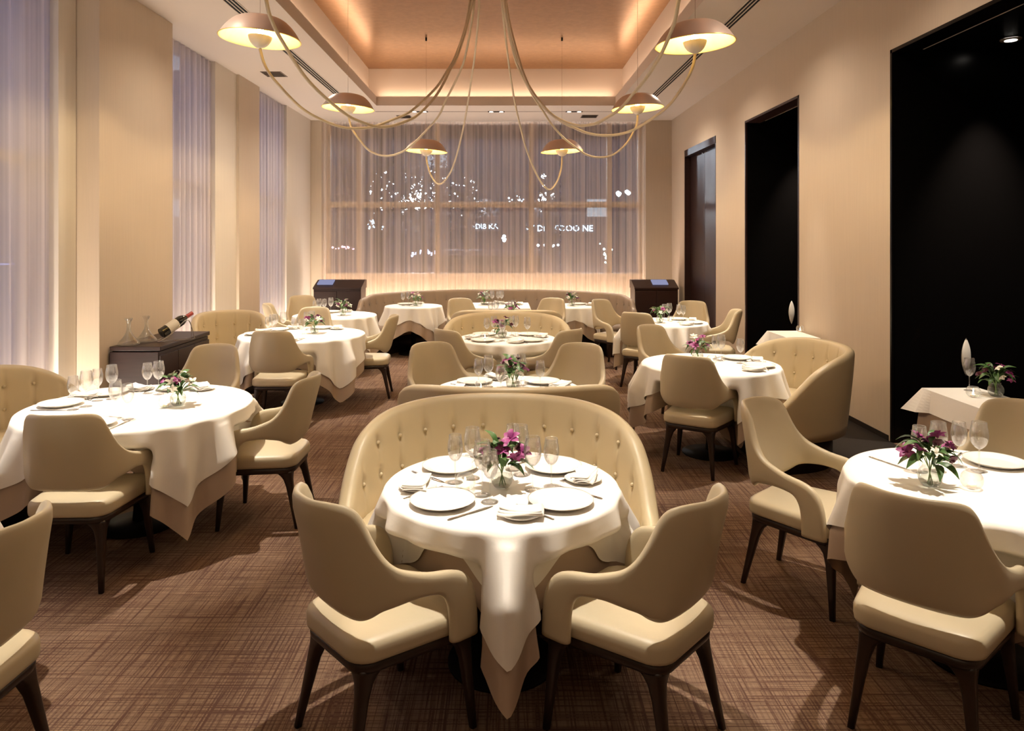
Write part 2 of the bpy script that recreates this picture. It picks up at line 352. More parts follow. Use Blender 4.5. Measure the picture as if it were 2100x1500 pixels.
# right wall with three tall openings
D = ((4.45, 6.39), (8.37, 10.25), (11.66, 13.68)); ZD = 3.47
wr = MB(); ys = [Y0] + [q for d in D for q in d] + [YB+.6]
for i in range(0, len(ys), 2): wr.box(XR, ys[i], 0, XR+.28, ys[i+1], ZC)
for (a, b) in D: wr.box(XR, a, ZD, XR+.28, b, ZC)
struct('wall_right', wr, M['wall'])
struct('baseboard_right', MB().box(XR-.006, 6.42, 0, XR, 8.34, .05), M['border'])
struct('wall_front', MB().box(XL-.4, Y0-.2, 0, 5.2, Y0, ZC+.2), M['wall'])
def alcove(n, a, b):
    j = MB(); t = .03
    j.box(XR-.004, a, 0, XR+.02, a+t, ZD); j.box(XR-.004, b-t, 0, XR+.02, b, ZD); j.box(XR-.004, a, ZD-t, XR+.2, b, ZD)
    d = struct('door_%d' % n, j, M['black'] if n == 1 else M['espresso'])
    k = MB(); k.box(XR+.28, a-.6, 0, 5.1, a-.5, ZD+.3); k.box(5.0, a-.5, 0, 5.1, b+.1, ZD+.3); k.box(XR+.28, a-.5, ZD-.0, 5.1, b+.1, ZD+.1)
    k.box(XR+.28, a-.5, 0, 5.1, b+.1, .004); k.obj('passage_lining', M['black'], d)
    MB().box(XR+.021, b-.032, 0, 5.0, b+.06, ZD).obj('door_panel', M['black'], d)
    MB().box(XR+.05, a-.06, 0, XR+.28, a+.01, ZD).obj('jamb_lining', M['black'], d)
    # almond-shaped white pull
    pr = []; N = 16
    hb = MB(); rs = []
    for i in range(N+1):
        u = -1+2*i/N; wv = .042*(1-u*u)**.9+.0008; zz = .76+u*.165
        rs.append([(4.068+wv*math.cos(q), b-.034-.016*(1-u*u)*max(0, math.sin(q))-.001, zz) for q in [2*PI*k/12 for k in range(12)]])
    o = hb.rings(rs).obj('door_pull', M['white'], d, True); o['label'] = 'almond-shaped white door pull'
    return d
alcove(1, *D[0]); alcove(2, *D[1])
for y_ in (6.12, 9.98): light('SPOT', 'alcove_lamp', (4.2, y_-.1, ZD-.02), 550, WARM, spot_size=R(60), spot_blend=.9, shadow_soft_size=.03)
t = empty('alcove_downlight', (4.24, 6.04, ZD)); MB().lathe([(.03, -.01), (.075, -.008), (.08, -.001)], 20).obj('trim_ring', M['grille'], t, True)
MB().lathe([(.001, -.012), (.045, -.012), (.05, -.004)], 20).obj('lens', M['spotlens'], t, True)
tag(t, 'small round recessed downlight inside the nearest dark doorway', 'downlight')
a, b = D[2]; j = MB(); j.box(XR-.004, a, 0, XR+.2, a+.03, ZD); j.box(XR-.004, b-.03, 0, XR+.2, b, ZD); j.box(XR-.004, a, ZD-.12, XR+.2, b, ZD)
d = struct('door_3', j, M['espresso'])
for q in (0, 1): MB().bbox(XR+.10, a+.03+q*(b-a-.06)/2+.003, .01, XR+.14, a+.03+(q+1)*(b-a-.06)/2-.003, ZD-.13, .003).obj('door_panel', M['espresso'], d)
for q in (-1, 1): MB().box(XR+.085, (a+b)/2+q*.1-.02, ZD-.16, XR+.10, (a+b)/2+q*.1+.02, ZD-.13).obj('door_hanger', M['steel'], d)

# ------------------------------------------------------------------ the street outside
struct('sky_blocker', MB().box(-6, YB+.75, 4.6, 6, YB+5.5, 4.9), M['facade'])  # unseen slab added overhead to keep blue sky light off the back curtain
gr = MB().box(-40, YB+1, -.35, 45, 90, -.3); struct('trim_4', gr, M['asphalt'])
struct('trim_5', MB().box(-60, -20, -.35, XL-1, YB+1, -.3), M['asphalt'])
def bright(name, col, st): 
    if name not in M: M[name] = emit(name, col, st)
    return M[name]
bld = empty('office_building', (0, 62, -.3))
MB().box(-45, 0, 0, 42, 8, 46).obj('wall', M['facade'], bld)
rnd = random.Random(11); wl_ = bright('lit_office', (.75, .85, 1.0), .7); wd_ = mat('dark_window', (.02, .025, .04), .15)
me_l = MB().box(-.9, -.06, 0, .9, .02, 1.5).mesh('lit_window', wl_, False); me_d = MB().box(-.9, -.06, 0, .9, .02, 1.5).mesh('dark_window', wd_, False)
for i in range(17):
    for k in range(6):
        lit = rnd.random() < .12
        ob('window', me_l if lit else me_d, bld, (-38+i*4.6, 0, 4+k*4.2))
tag(bld, 'dark office block across the street seen through the sheer back curtain', 'building')
def at(px, py, Y): return Vector(((px-HX)/F*Y, Y, EYE-(py-HY)/F*Y))
# shop signs on the far facade
def text_mesh(s, size, m, name):
    cu = bpy.data.curves.new(name, 'FONT'); cu.body = s; cu.size = size; cu.extrude = .03; cu.align_x = 'CENTER'; cu.align_y = 'CENTER'; cu.resolution_u = 2
    o = bpy.data.objects.new(name, cu); COL.objects.link(o); dg = bpy.context.evaluated_depsgraph_get(); me = bpy.data.meshes.new_from_object(o.evaluated_get(dg))
    bpy.data.objects.remove(o); me.materials.clear(); me.materials.append(m); return me
sg = bright('sign_white_blue', (.55, .78, 1.0), 9)
for (s, px, py, size, lab) in (('N ADIB KA', 985, 465, .62, 'small glowing blue-white shop sign, middle of the back window'),
                               ('W DIR TOOO NE', 1147, 469, .74, 'long glowing blue-white shop sign, right part of the back window')):
    p = at(px, py, 61.7); t = empty('shop_sign', p); MB().box(-len(s)*.25, .1, -.4, len(s)*.25, .3, .4).obj('sign_board', M['facade'], t)
    o = ob('sign_letters', text_mesh(s, size, sg, 'sign_letters'), t, (0, 0, 0)); o.rotation_euler = (PI/2, 0, 0); tag(t, lab, 'sign', 'lit shop signs outside')
def glow_group(name, cat, lab, px, py, Y, n, sx, sy, size, col, st, seed, group=None):
    rnd = random.Random(seed); p = at(px, py, Y); t = empty(name, p); m = bright('glow_%s' % name+str(seed), col, st)
    b = MB()
    for i in range(n):
        x = rnd.gauss(0, sx); z = rnd.gauss(0, sy); r = size*rnd.uniform(.4, 1.2)
        b.lathe([(.001, -r), (r*.8, -r*.5), (r, 0), (r*.8, r*.5), (.001, r)], 6, x, rnd.uniform(-.1, .1), z)
    o = b.obj('lamp_cluster', m, t); o['kind'] = 'stuff'; MB().tube([(0, .2, -p.z-.3), (0, .2, 0)], .06, 6).obj('post', M['bark'], t)
    tag(t, lab, cat, group)
GL = 'street lights seen through the back curtain'
glow_group('street_light', 'light', 'sparkling white lights in the branches, far left of the back window', 774, 394, 40, 26, .35, .75, .07, (.85, .92, 1), 16, 1, GL)
glow_group('street_light', 'light', 'sparkling white lights in branches just left of the brightest lamp', 824, 403, 40, 18, .3, .5, .07, (.85, .92, 1), 14, 2, GL)
glow_group('floodlight', 'light', 'brightest white floodlight outside the back window', 855, 408, 40, 14, .17, .15, .30, (.95, .97, 1), 160, 3, GL)
glow_group('street_light', 'light', 'sparkling lights just above the brightest floodlight', 858, 385, 44, 26, .4, .5, .065, (.85, .92, 1), 14, 4, GL)
glow_group('street_light', 'light', 'sparkling lights beside the hanging hose of the left rear lamp', 888, 388, 40, 14, .15, .4, .06, (.85, .92, 1), 12, 5, GL)
glow_group('street_light', 'light', 'sparkling white lights right of the left window mullion', 924, 396, 40, 22, .3, .45, .06, (.85, .92, 1), 12, 6, GL)
glow_group('street_light', 'light', 'dense patch of white sparkling lights, centre of the back window', 966, 396, 40, 30, .25, .5, .07, (.85, .92, 1), 14, 7, GL)
glow_group('street_light', 'light', 'pale blue lights low at the window crossbar, right of centre', 1055, 411, 42, 10, .4, .1, .07, (.6, .8, 1), 12, 8, GL)
glow_group('floodlight', 'light', 'white floodlight below the hose of the right rear lamp', 1119, 404, 40, 22, .3, .35, .12, (.9, .95, 1), 20, 9, GL)
glow_group('street_light', 'light', 'upper of the two round lamps at the right edge of the window', 1287, 393, 40, 3, .05, .05, .14, (.75, .9, 1), 18, 10, GL)
glow_group('street_light', 'light', 'lower of the two round lamps at the right edge of the window', 1270, 397, 40, 3, .05, .05, .14, (.75, .9, 1), 18, 12, GL)
glow_group('shop_light', 'light', 'small blue neon patch left of the van outside', 769, 461, 55, 26, .35, .3, .12, (.45, .75, 1), 8, 13, GL)
glow_group('shop_light', 'light', 'pale blue lit shop window low in the left half', 871, 520, 55, 30, .6, .14, .12, (.6, .65, 1), 3.5, 14, GL)
glow_group('shop_light', 'light', 'tiny blue-white lamp below the small shop sign', 957, 517, 50, 4, .05, .05, .16, (.6, .85, 1), 12, 15, GL)
glow_group('shop_light', 'light', 'small round white lamp between the two signs', 1034, 491, 50, 5, .1, .1, .12, (.7, .9, 1), 8, 16, GL)
glow_group('shop_light', 'light', 'row of small white shop lights under the long sign', 1130, 503, 50, 6, .5, .06, .09, (.8, .9, 1), 8, 17, GL)
glow_group('shop_light', 'light', 'white shop lights low right of the right mullion', 1108, 529, 50, 7, .35, .12, .1, (.8, .9, 1), 8, 18, GL)
glow_group('shop_light', 'light', 'pale green shop lights at the lower right corner of the window', 1246, 522, 50, 14, .2, .35, .09, (.7, 1, .9), 8, 19, GL)
glow_group('shop_light', 'light', 'pink tail lights low at the left edge of the window', 703, 509, 45, 12, .5, .06, .07, (1, .5, .65), 5, 20, GL)
def tree(px, Y, h, lab, seed):
    rnd = random.Random(seed); x = (px-HX)/F*Y; t = empty('street_tree', (x, Y, -.3))
    tr = MB(); tr.tube([(0, 0, 0), (.05, 0, h*.3), (-.05, .1, h*.6), (.1, 0, h*.9)], [.14, .11, .08, .03], 8)
    for i in range(12):
        a = rnd.uniform(0, 6.28); z0 = h*rnd.uniform(.35, .8); l = rnd.uniform(.6, 1.1)
        tr.tube([(0, 0, z0), (math.cos(a)*l*.5, math.sin(a)*l*.5, z0+l*.35), (math.cos(a)*l, math.sin(a)*l, z0+l*.8)], [.045, .03, .01], 5)
    tr.obj('trunk', M['bark'], t, True)
    lf = MB()
    for i in range(1500):
        a = rnd.uniform(0, 6.28); rr = 1.15*rnd.random()**.5; z = h*.68+rnd.gauss(0, h*.17); s = rnd.uniform(.05, .1)
        c0 = Vector((rr*math.cos(a), rr*math.sin(a), z)); u = Vector((rnd.gauss(0, 1), rnd.gauss(0, 1), rnd.gauss(0, 1))).normalized()*s; w2 = u.orthogonal().normalized()*s*.5
        lf.add([c0-u, c0+w2, c0+u, c0-w2], [(0, 1, 2, 3)])
    o = lf.obj('foliage', M['crown'], t); o['kind'] = 'stuff'; tag(t, lab, 'tree', 'street trees outside')
tree(775, 20, 5.4, 'leafy street tree behind the left third of the back curtain', 1)
tree(868, 27, 5.6, 'leafy street tree behind the curtain near the brightest floodlight', 2)
tree(955, 23, 5.0, 'slender street tree behind the middle of the back curtain', 3)
tree(1125, 24, 5.0, 'street tree outside, below the right rear lamp', 4)
vn = empty('parked_van', (-.35, 19.5, -.3)); b = MB()
sec = [(-1.85, .35), (-1.85, 1.0), (-1.62, 1.15), (-1.42, 1.72), (-1.3, 1.80), (1.35, 1.80), (1.5, 1.7), (1.85, 1.2), (1.9, .95), (1.9, .35)]
b.rings([[(x, y*.9, z) for x, z in sec] for y in (-1, 1)]).obj('van_body', M['van'], vn)
for (x0, x1) in ((-1.38, -.75), (-.68, .2), (.28, 1.3)): MB().box(x0, -.93, 1.1, x1, -.9, 1.66).obj('van_window', wd_, vn)
for x in (-1.2, 1.2):
    q = MB().lathe([(.001, -.1), (.2, -.1), (.33, -.08), (.34, 0), (.33, .08), (.2, .1), (.001, .1)], 18).obj('wheel', M['asphalt'], vn, True); q.rotation_euler = (PI/2, 0, 0); q.location = (x, -.85, .34)
tag(vn, 'pale van parked outside behind the bottom of the back window', 'van')

light('POINT', 'tree_fill_light', (-3.2, 30, 6.0), 2600, (.85, .9, 1), shadow_soft_size=.3)  # point fills added outside so the tree crowns show up
light('POINT', 'tree_fill_light', (3.5, 29, 6.0), 1600, (.85, .9, 1), shadow_soft_size=.3)
# ------------------------------------------------------------------ chandelier
def shade_meshes():
    prof = [(.001, .185), (.10, .182), (.16, .172), (.21, .148), (.255, .108), (.295, .058), (.33, 0)]
    o = MB().lathe(crom(prof, 22), 48).mesh('lamp_shade', M['shade'])
    i = MB().lathe([(r*.985 if r > .01 else r, z-.006 if z > 0 else z) for r, z in crom(prof, 22)], 48).mesh('gold_lining', M['gold'])
    rim = MB().lathe([(.324, .002), (.331, -.003), (.335, .001), (.331, .005)], 48).mesh('rim', M['goldrim'])
    cup = MB().lathe(crom([(.004, -.075), (.03, -.07), (.065, -.045), (.088, -.01), (.096, .018), (.092, .018), (.06, -.03), (.001, -.055)], 20), 24).mesh('bulb_cup', M['white'])
    blb = MB().lathe([(.001, -.02), (.02, -.015), (.028, .015), (.03, .035), (.022, .056), (.001, .064)], 16).mesh('bulb', M['bulb'])
    return o, i, rim, cup, blb
M['goldrim'] = mat('bright_gold_rim', (.95, .72, .28), .3, .6)
SH = shade_meshes()
ch = empty('chandelier', (-.15, 7.5, ZT))
inv = Matrix.Translation((.15, -7.5, -ZT))
HUB = Vector((-.15, 7.5, ZT))
MB().lathe([(.001, 0), (.30, 0), (.30, -.03), (.26, -.05), (.001, -.055)], 40).obj('ceiling_canopy', M['white'], ch, True)
lamps = {
 'D': (-1.47, 4.40, 3.46, [(546,0),(552,28),(563,56),(575,78),(588,100),(605,128),(630,163),(660,194),(688,218),(716,239),(745,252),(774,260),(802,259),(830,250),(851,240),(873,221),(895,195),(911,168),(924,141),(936,120),(956,60),(968,0)]),
 'A': (-2.03, 6.00, 3.46, [(541,129),(554,153),(573,176),(602,207),(630,230),(669,250),(707,262),(745,263),(773,258),(802,247),(840,230),(879,196),(900,173),(916,147),(932,120),(954,57),(963,0)]),
 'B': (-1.99, 9.20, 3.46, [(721,263),(738,288),(759,310),(788,320),(817,315),(843,299),(872,270),(900,237),(913,208),(927,181),(943,147),(953,120),(965,60),(973,0)]),
 'C': (-1.215, 11.24, 3.16, [(877,339),(884,360),(897,377),(910,373),(926,349),(940,306),(953,248),(961,200),(968,152),(973,120),(979,60),(983,0)]),
 'c': (.90, 11.24, 3.16, [(1151,346),(1143,371),(1129,389),(1114,380),(1096,349),(1078,302),(1066,255),(1056,211),(1048,163),(1042,120),(1035,60),(1029,0)]),
 'b': (1.70, 9.20, 3.46, [(1306,254),(1298,273),(1284,295),(1260,316),(1233,323),(1204,318),(1180,302),(1156,283),(1132,256),(1113,227),(1095,200),(1079,171),(1065,144),(1056,120),(1042,60),(1032,0)]),
 'a': (1.60, 6.05, 3.43, [(1422,132),(1414,153),(1399,180),(1378,209),(1356,230),(1324,252),(1298,267),(1268,276),(1236,278),(1204,273),(1180,263),(1156,252),(1121,227),(1097,195),(1079,165),(1067,136),(1060,120),(1045,60),(1034,0)]),
 'd': (1.10, 4.40, 3.46, [(1392,0),(1383,46),(1360,103),(1345,130),(1324,162),(1298,193),(1273,222),(1244,242),(1220,254),(1196,258),(1180,257),(1156,249),(1132,235),(1111,213),(1089,184),(1073,149),(1064,120),(1048,60),(1038,0)]),
}
for k, (lx, ly, lz, px) in lamps.items():
    L0 = Vector((lx, ly, lz))
    s = ob('lamp_shade', SH[0], ch, L0-HUB)
    s.rotation_euler = (0, R(3 if lx < 0 else -3), 0)
    for me, nm in zip(SH[1:], ('gold_lining', 'rim', 'bulb_cup', 'bulb')):
        ob(nm, me, s, (0, 0, .03 if nm == 'bulb' else 0))
    light('POINT', 'pendant_bulb', (lx, ly, lz+.125), 70, (1, .74, .42), shadow_soft_size=.03)
    # hose: lamp -> low point -> hub, depth running evenly from lamp to hub
    cum = [0.0]; q = [(0, 0)]
    base = ((HX+lx/ly*F), HY-(lz-.08-EYE)/ly*F)
    pp = [base]+px
    for a_, b_ in zip(pp, pp[1:]): cum.append(cum[-1]+math.hypot(a_[0]-b_[0], a_[1]-b_[1]))
    pts = []
    for (u, v_), c_ in zip(pp, cum):
        t_ = c_/cum[-1]; t_ = t_*t_*(3-2*t_)*.6+t_*.4; t_ = min(1, max(0, (t_-.03)/.97)) if c_ > 0 else 0
        pts.append(tuple(at(u, v_, ly+(7.5-ly)*t_)-HUB))
    pts.append((pts[-1][0]*.7, 0, -.03))
    sm = crom(pts, len(pts)*5)
    MB().tube(sm, .0125, 8).obj('hose', M['hose'], ch, True)
    MB().tube([(L0-HUB)+Vector((0, 0, .185)), Vector((lx, ly, ZT))-HUB], .0022, 5).obj('hanging_wire', M['steel'], ch)
    MB().lathe([(.001, 0), (.014, 0), (.014, -.05), (.001, -.052)], 10, *(Vector((lx, ly, ZT))-HUB)).obj('wire_anchor', M['slot'], ch)
tag(ch, 'big octopus-like chandelier of cream hoses with gold-lined saucer shades', 'chandelier')

# ------------------------------------------------------------------ chairs
def chair_meshes():
    plan = [(-.208, 0), (-.203, .10), (-.184, .178), (-.122, .236), (-.03, .256), (.07, .268), (.17, .273), (.27, .273), (.33, .27)]
    fine = crom(plan, 200); cum = [0]
    for a_, b_ in zip(fine, fine[1:]): cum.append(cum[-1]+math.hypot(a_[0]-b_[0], a_[1]-b_[1]))
    def P(s):
        sg_ = 1 if s >= 0 else -1; s = abs(s)
        for i in range(len(cum)-1):
            if cum[i+1] >= s: break
        t = (s-cum[i])/(cum[i+1]-cum[i]); x = fine[i][0]+(fine[i+1][0]-fine[i][0])*t; y = fine[i][1]+(fine[i+1][1]-fine[i][1])*t
        tx = fine[i+1][0]-fine[i][0]; ty = fine[i+1][1]-fine[i][1]; l = math.hypot(tx, ty)
        return x, y*sg_, (-ty/l, sg_*tx/l)      # outward normal
    up = [(0, .925), (.08, .924), (.15, .920), (.188, .907), (.208, .878), (.221, .835), (.236, .785), (.258, .733), (.29, .693), (.335, .669), (.41, .645), (.49, .632), (.545, .612), (.585, .572), (.607, .51), (.615, .44), (.617, .375)]
    lo = [(0, .505), (.08, .506), (.15, .510), (.18, .516), (.212, .530), (.25, .552), (.30, .563), (.36, .568), (.41, .565), (.445, .558), (.468, .542), (.484, .512), (.492, .475), (.495, .43), (.496, .375)]
    n = 46; U = crom(up, n); Lw = crom(lo, n); rs = []
    order = [(-1, i) for i in range(n-1, 0, -1)]+[(1, i) for i in range(n)]
    K = 14
    def pos(s, z, off):
        x, y, (nx, ny) = P(s); w = max(0, min(1, (.34-abs(s))/.30)); w = w*w*(3-2*w)
        rec = -(z-.50)*.27*w
        bow = -.010*w*math.sin(PI*max(0, min(1, (z-.51)/.41)))
        side = 1 if s >= 0 else -1
        flare = -(max(0, z-.62))*.09*side*min(1, abs(s)/.15)*w
        return (x+nx*off+rec+bow, y+ny*off+flare, z)
    for sg_, i in order:
        s1, z1 = U[i]; s0, z0 = Lw[i]; ring = []
        hw = math.hypot(s1-s0, z1-z0)/2; tt = .021
        for k in range(K):
            a_ = 2*PI*k/K; ca, sa = math.cos(a_), math.sin(a_)
            e = .45
            uu = math.copysign(abs(ca)**e, ca); vv = math.copysign(abs(sa)**.9, sa)
            inset = (hw-tt)/hw if hw > tt else 0
            uu = math.copysign((abs(uu) > .0)*(inset*(abs(ca)**.18) + (1-inset)*abs(ca)), ca)
            sc = (s0+s1)/2+uu*(s1-s0)/2; zc = (z0+z1)/2+uu*(z1-z0)/2
            ring.append(pos(sg_*sc, zc, vv*tt))
        if sg_ < 0: pass
        rs.append(ring)
    shell = MB().rings(rs).mesh('backrest', M['leather'])
    def outline(x0, x1, w0, w1, r, n=7):
        pts = []
        for (cx, cy, a0) in ((x1-r, w1-r, 0), (x0+r, w0-r, 90), (x0+r, -(w0-r), 180), (x1-r, -(w1-r), 270)):
            for i in range(n):
                a_ = R(a0+90*i/(n-1)); pts.append((cx+r*math.cos(a_), cy+r*math.sin(a_)))
        return pts
    def slab(x0, x1, w0, w1, r, lv, crown=0):
        rs = []
        for (ins, z) in lv: rs.append([(x, y, z) for x, y in outline(x0+ins, x1-ins, w0-ins, w1-ins, max(.012, r-ins*.6))])
        return rs
    seat = MB().rings(slab(-.232, .262, .215, .252, .085, [(.012, .376), (.002, .382), (0, .395), (0, .428), (.004, .440), (.014, .450), (.032, .456), (.07, .460), (.13, .463), (.19, .464)])).mesh('seat', M['leather'])
    frame = MB().rings(slab(-.220, .252, .203, .243, .075, [(.018, .335), (.004, .340), (0, .350), (0, .377)])).mesh('seat_frame', M['walnut'])
    legs = []
    for (tx, ty, fx, fy) in ((-.172, .158, -.242, .196), (-.172, -.158, -.242, -.196), (.212, .205, .236, .238), (.212, -.205, .236, -.238)):
        rs = []
        for (z, w_, ex) in ((.348, .030, .055), (.335, .028, .036), (.318, .026, .019), (.296, .0235, .008), (.25, .0215, .001), (.12, .0165, 0), (0, .0125, 0)):
            u = (.348-z)/.348; cx = tx+(fx-tx)*u; cy = ty+(fy-ty)*u; ring = []
            ix = -1 if tx > 0 else 1; iy = -1 if ty > 0 else 1
            for k in range(12):
                a_ = 2*PI*k/12+PI/12; ca, sa = math.cos(a_), math.sin(a_)
                px_ = math.copysign(abs(ca)**.55, ca)*w_; py_ = math.copysign(abs(sa)**.55, sa)*w_
                if px_*ix > 0: px_ += ex*ix
                if py_*iy > 0: py_ += ex*iy
                ring.append((cx+px_, cy+py_, z))
            rs.append(ring)
        legs.append(MB().rings(rs).mesh('leg', M['walnut']))
    return shell, seat, frame, legs
CH = chair_meshes()
proto = None
def chair(x, y, deg, label):
    global proto
    if proto is None:
        proto = empty('dining_chair', (x, y, 0), R(deg))
        ob('backrest', CH[0], proto); ob('seat', CH[1], proto); ob('seat_frame', CH[2], proto)
        for l in CH[3]: ob('leg', l, proto)
        o = proto
    else:
        o = copy_tree(proto); o.location = (x, y, 0); o.rotation_euler = (0, 0, R(deg))
    tag(o, label, 'chair', 'cream leather dining armchairs')
chairs = [
 (-.45, 2.68, 42, 'cream leather armchair at left front of the nearest centre table, back to camera'),
 (.49, 2.67, 138, 'cream leather armchair at right front of the nearest centre table, back to camera'),
 (-.495, 5.86, -60, 'cream leather armchair facing camera at left of the second centre table'),
 (.525, 5.81, -120, 'cream leather armchair facing camera at right of the second centre table'),
 (-.39, 7.22, 42, 'leather armchair seen from behind, left of the third centre table'),
 (.47, 7.22, 138, 'leather armchair seen from behind, right of the third centre table'),
 (-.536, 10.4, -60, 'small far armchair facing camera, left of the hidden fourth centre table'),
 (.60, 10.43, -120, 'small far armchair facing camera, right of the hidden fourth centre table'),
 (-1.81, 2.30, 178, 'cream armchair cut off by the left edge of the picture, foreground'),
 (-2.25, 3.90, 92, 'cream leather armchair with its back to camera at the large near left table'),
 (-1.53, 4.68, 180, 'cream leather armchair at the aisle side of the large near left table'),
 (-2.40, 5.72, -94, 'cream leather armchair facing camera behind the near left table'),
 (-2.23, 7.16, 90, 'brown-shadowed armchair with its back to camera at the second left table'),
 (-1.55, 8.30, 184, 'cream leather armchair at the aisle side of the second left table'),
 (-2.43, 9.0, -92, 'armchair facing camera behind the flowers of the second left table'),
 (-2.95, 9.85, 12, 'shadowed armchair beside the left wall at the farthest left table'),
 (-3.02, 10.95, -62, 'armchair facing camera near the corner till at the farthest left table'),
 (1.56, 3.735, -47, 'cream leather armchair in the aisle left of the near right table'),
 (1.587, 2.70, 46.5, 'large foreground armchair, back to camera, at the near right table'),
 (2.62, 3.70, 225, 'armchair facing camera at the right edge behind the near right table'),
 (1.52, 5.68, 57, 'leather armchair with its back to camera at the middle right table'),
 (1.62, 7.12, -53, 'leather armchair facing camera behind the middle right table'),
 (1.718, 8.855, 55, 'armchair with its back to camera at the far right table'),
 (1.55, 10.24, -47, 'armchair facing right, far left side of the far right table'),
 (2.54, 9.95, -118, 'armchair facing camera beside the far dark wooden door'),
 (2.62, 9.0, 172, 'shadowed armchair in side view next to the far right wall'),
]
for c_ in chairs: chair(*c_)

# ------------------------------------------------------------------ booths
def sofa_meshes(W_, Dp, cols, hmax, hfun, nseg=224, m=None, power=2.25, seat_depth=None, taper=.06, rows=(.76, .60), sq=1.0):
    """U-shaped shell, opening towards -y; back outer face at y=0, arm tips at y=-Dp"""
    raw = []
    for i in range(401):
        a_ = -PI/2*1.0 + PI*i/400        # -90..90 deg
        x = math.copysign(abs(math.sin(a_))**(2/power), math.sin(a_))*W_; y = abs(math.cos(a_))**(2/power)
        raw.append((x, -Dp+Dp*y))
    cum = [0]
    for a_, b_ in zip(raw, raw[1:]): cum.append(cum[-1]+math.hypot(a_[0]-b_[0], a_[1]-b_[1]))
    tot = cum[-1]
    def P(u):
        s = u*tot; i = 0
        lo_, hi_ = 0, len(cum)-2
        while lo_ < hi_:
            mid = (lo_+hi_+1)//2
            if cum[mid] <= s: lo_ = mid
            else: hi_ = mid-1
        i = lo_; t = (s-cum[i])/max(1e-9, cum[i+1]-cum[i])
        x = raw[i][0]+(raw[i+1][0]-raw[i][0])*t; y = raw[i][1]+(raw[i+1][1]-raw[i][1])*t
        e = 4; j0 = max(0, i-e); j1 = min(len(raw)-1, i+1+e)
        tx, ty = raw[j1][0]-raw[j0][0], raw[j1][1]-raw[j0][1]; l = math.hypot(tx, ty)
        return x, y, -ty/l, tx/l
    th = .075; rs = []; bt = []
    ucols = [(i+.5)/cols for i in range(cols)]
    us = [i/nseg for i in range(nseg+1)]
    for u in us:
        x, y, nx, ny = P(u)
        depth = -y; h = hfun(depth)
        ring = []
        for i in range(9):
            q = i/8; z = .27+(h-.03-.27)*q
            off = -taper*(1-(z-.27)/(hmax-.27))**1.3
            ring.append((x+nx*off, y+ny*off, z))
        zt = h-.03; offt = -taper*(1-(zt-.27)/(hmax-.27))**1.3
        for i in range(1, 6):
            a_ = PI*i/6; off = offt-(th/2)*(1-math.cos(a_)); ring.append((x+nx*off, y+ny*off, zt+.034*math.sin(a_)))
        seam = min(abs(u-c_)*tot for c_ in ucols)
        for i in range(17):
            q = i/16; z = (h-.03)+(.40-(h-.03))*q
            off = offt-th-.055*max(0, (h-.03)-z)/.5
            puff = 0
            if z > .46:
                puff = .006*min(1, seam/.022)*min(1, (h-z)/.08)
                for zr in rows:
                    d_ = math.hypot(seam, (z-zr)*.9); puff -= .013*math.exp(-(d_/.026)**2)
            ring.append((x+nx*(off-puff), y+ny*(off-puff), z))
        rs.append(ring)
    shell = MB().rings(rs).mesh('backrest', m)
    for c_ in ucols:
        x, y, nx, ny = P(c_); h = hfun(-y)
        for z in rows:
            if z < h-.07:
                zt = h-.03; offt = -taper*(1-(zt-.27)/(hmax-.27))**1.3
                off = offt-th-.055*max(0, zt-z)/.5+.002
                bt.append((x+nx*off, y+ny*off, z, math.atan2(-ny, -nx)))
    # seat
    inner = []
    for i in range(61):
        x, y, nx, ny = P(i/60); inner.append((x-nx*(th+.03), y-ny*(th+.03)))
    if seat_depth is None:
        front = [(x, -Dp-.045*(1-(x/W_)**2)) for x in [inner[-1][0]+(inner[0][0]-inner[-1][0])*k/14 for k in range(1, 14)]]
        outl = inner+front
        cx = 0; cy = -Dp*.55
        def ringz(sc, z): return [(cx+(x-cx)*sc, cy+(y-cy)*sc, z) for x, y in outl]
        seat = MB().rings([ringz(.985, .372), ringz(1, .382), ringz(1, .43), ringz(.99, .452), ringz(.965, .463), ringz(.9, .470), ringz(.5, .474)]).mesh('seat_cushion', m)
        base = MB().rings([ringz(.975, .27), ringz(.985, .28), ringz(.985, .372)]).mesh('base_rail', m)
        plinth = MB().rings([ringz(.86, 0), ringz(.86, .272)]).mesh('plinth', M['walnut'])
    else:
        def sweep(prof, nm, mm):
            rs = []
            for i in range(81):
                x, y, nx, ny = P(i/80); rs.append([(x-nx*o_, y-ny*o_, z) for o_, z in prof])
            return MB().rings(rs).mesh(nm, mm)
        sd = seat_depth
        seat = sweep([(th, .372), (sd-.005, .375), (sd, .39), (sd, .435), (sd-.015, .457), (sd-.05, .468), (th, .47)], 'seat_cushion', m)
        base = sweep([(th, .27), (sd-.02, .27), (sd-.02, .372), (th, .372)], 'base_rail', m)
        plinth = sweep([(th+.02, 0), (sd-.08, 0), (sd-.08, .272), (th+.02, .272)], 'plinth', M['walnut'])
    return shell, seat, base, plinth, bt
BTN = MB().lathe([(.001, .010), (.007, .0085), (.0105, .004), (.011, 0)], 12)
BTNM = {k: mesh('button', BTN.v, BTN.f, M[k]) for k in ('leather2', 'taupe')}
def sofa(ms, loc, deg, label, group, lk='leather2', name='booth_sofa'):
    o = empty(name, (loc[0], loc[1], 0), R(deg))
    for me, nm in zip(ms[:4], ('backrest', 'seat_cushion', 'base_rail', 'plinth')): ob(nm, me, o)
    for (x, y, z, a_) in ms[4]:
        b_ = ob('button', BTNM[lk], o, (x, y, z)); b_.rotation_euler = (0, PI/2, a_)
    tag(o, label, 'sofa', group)
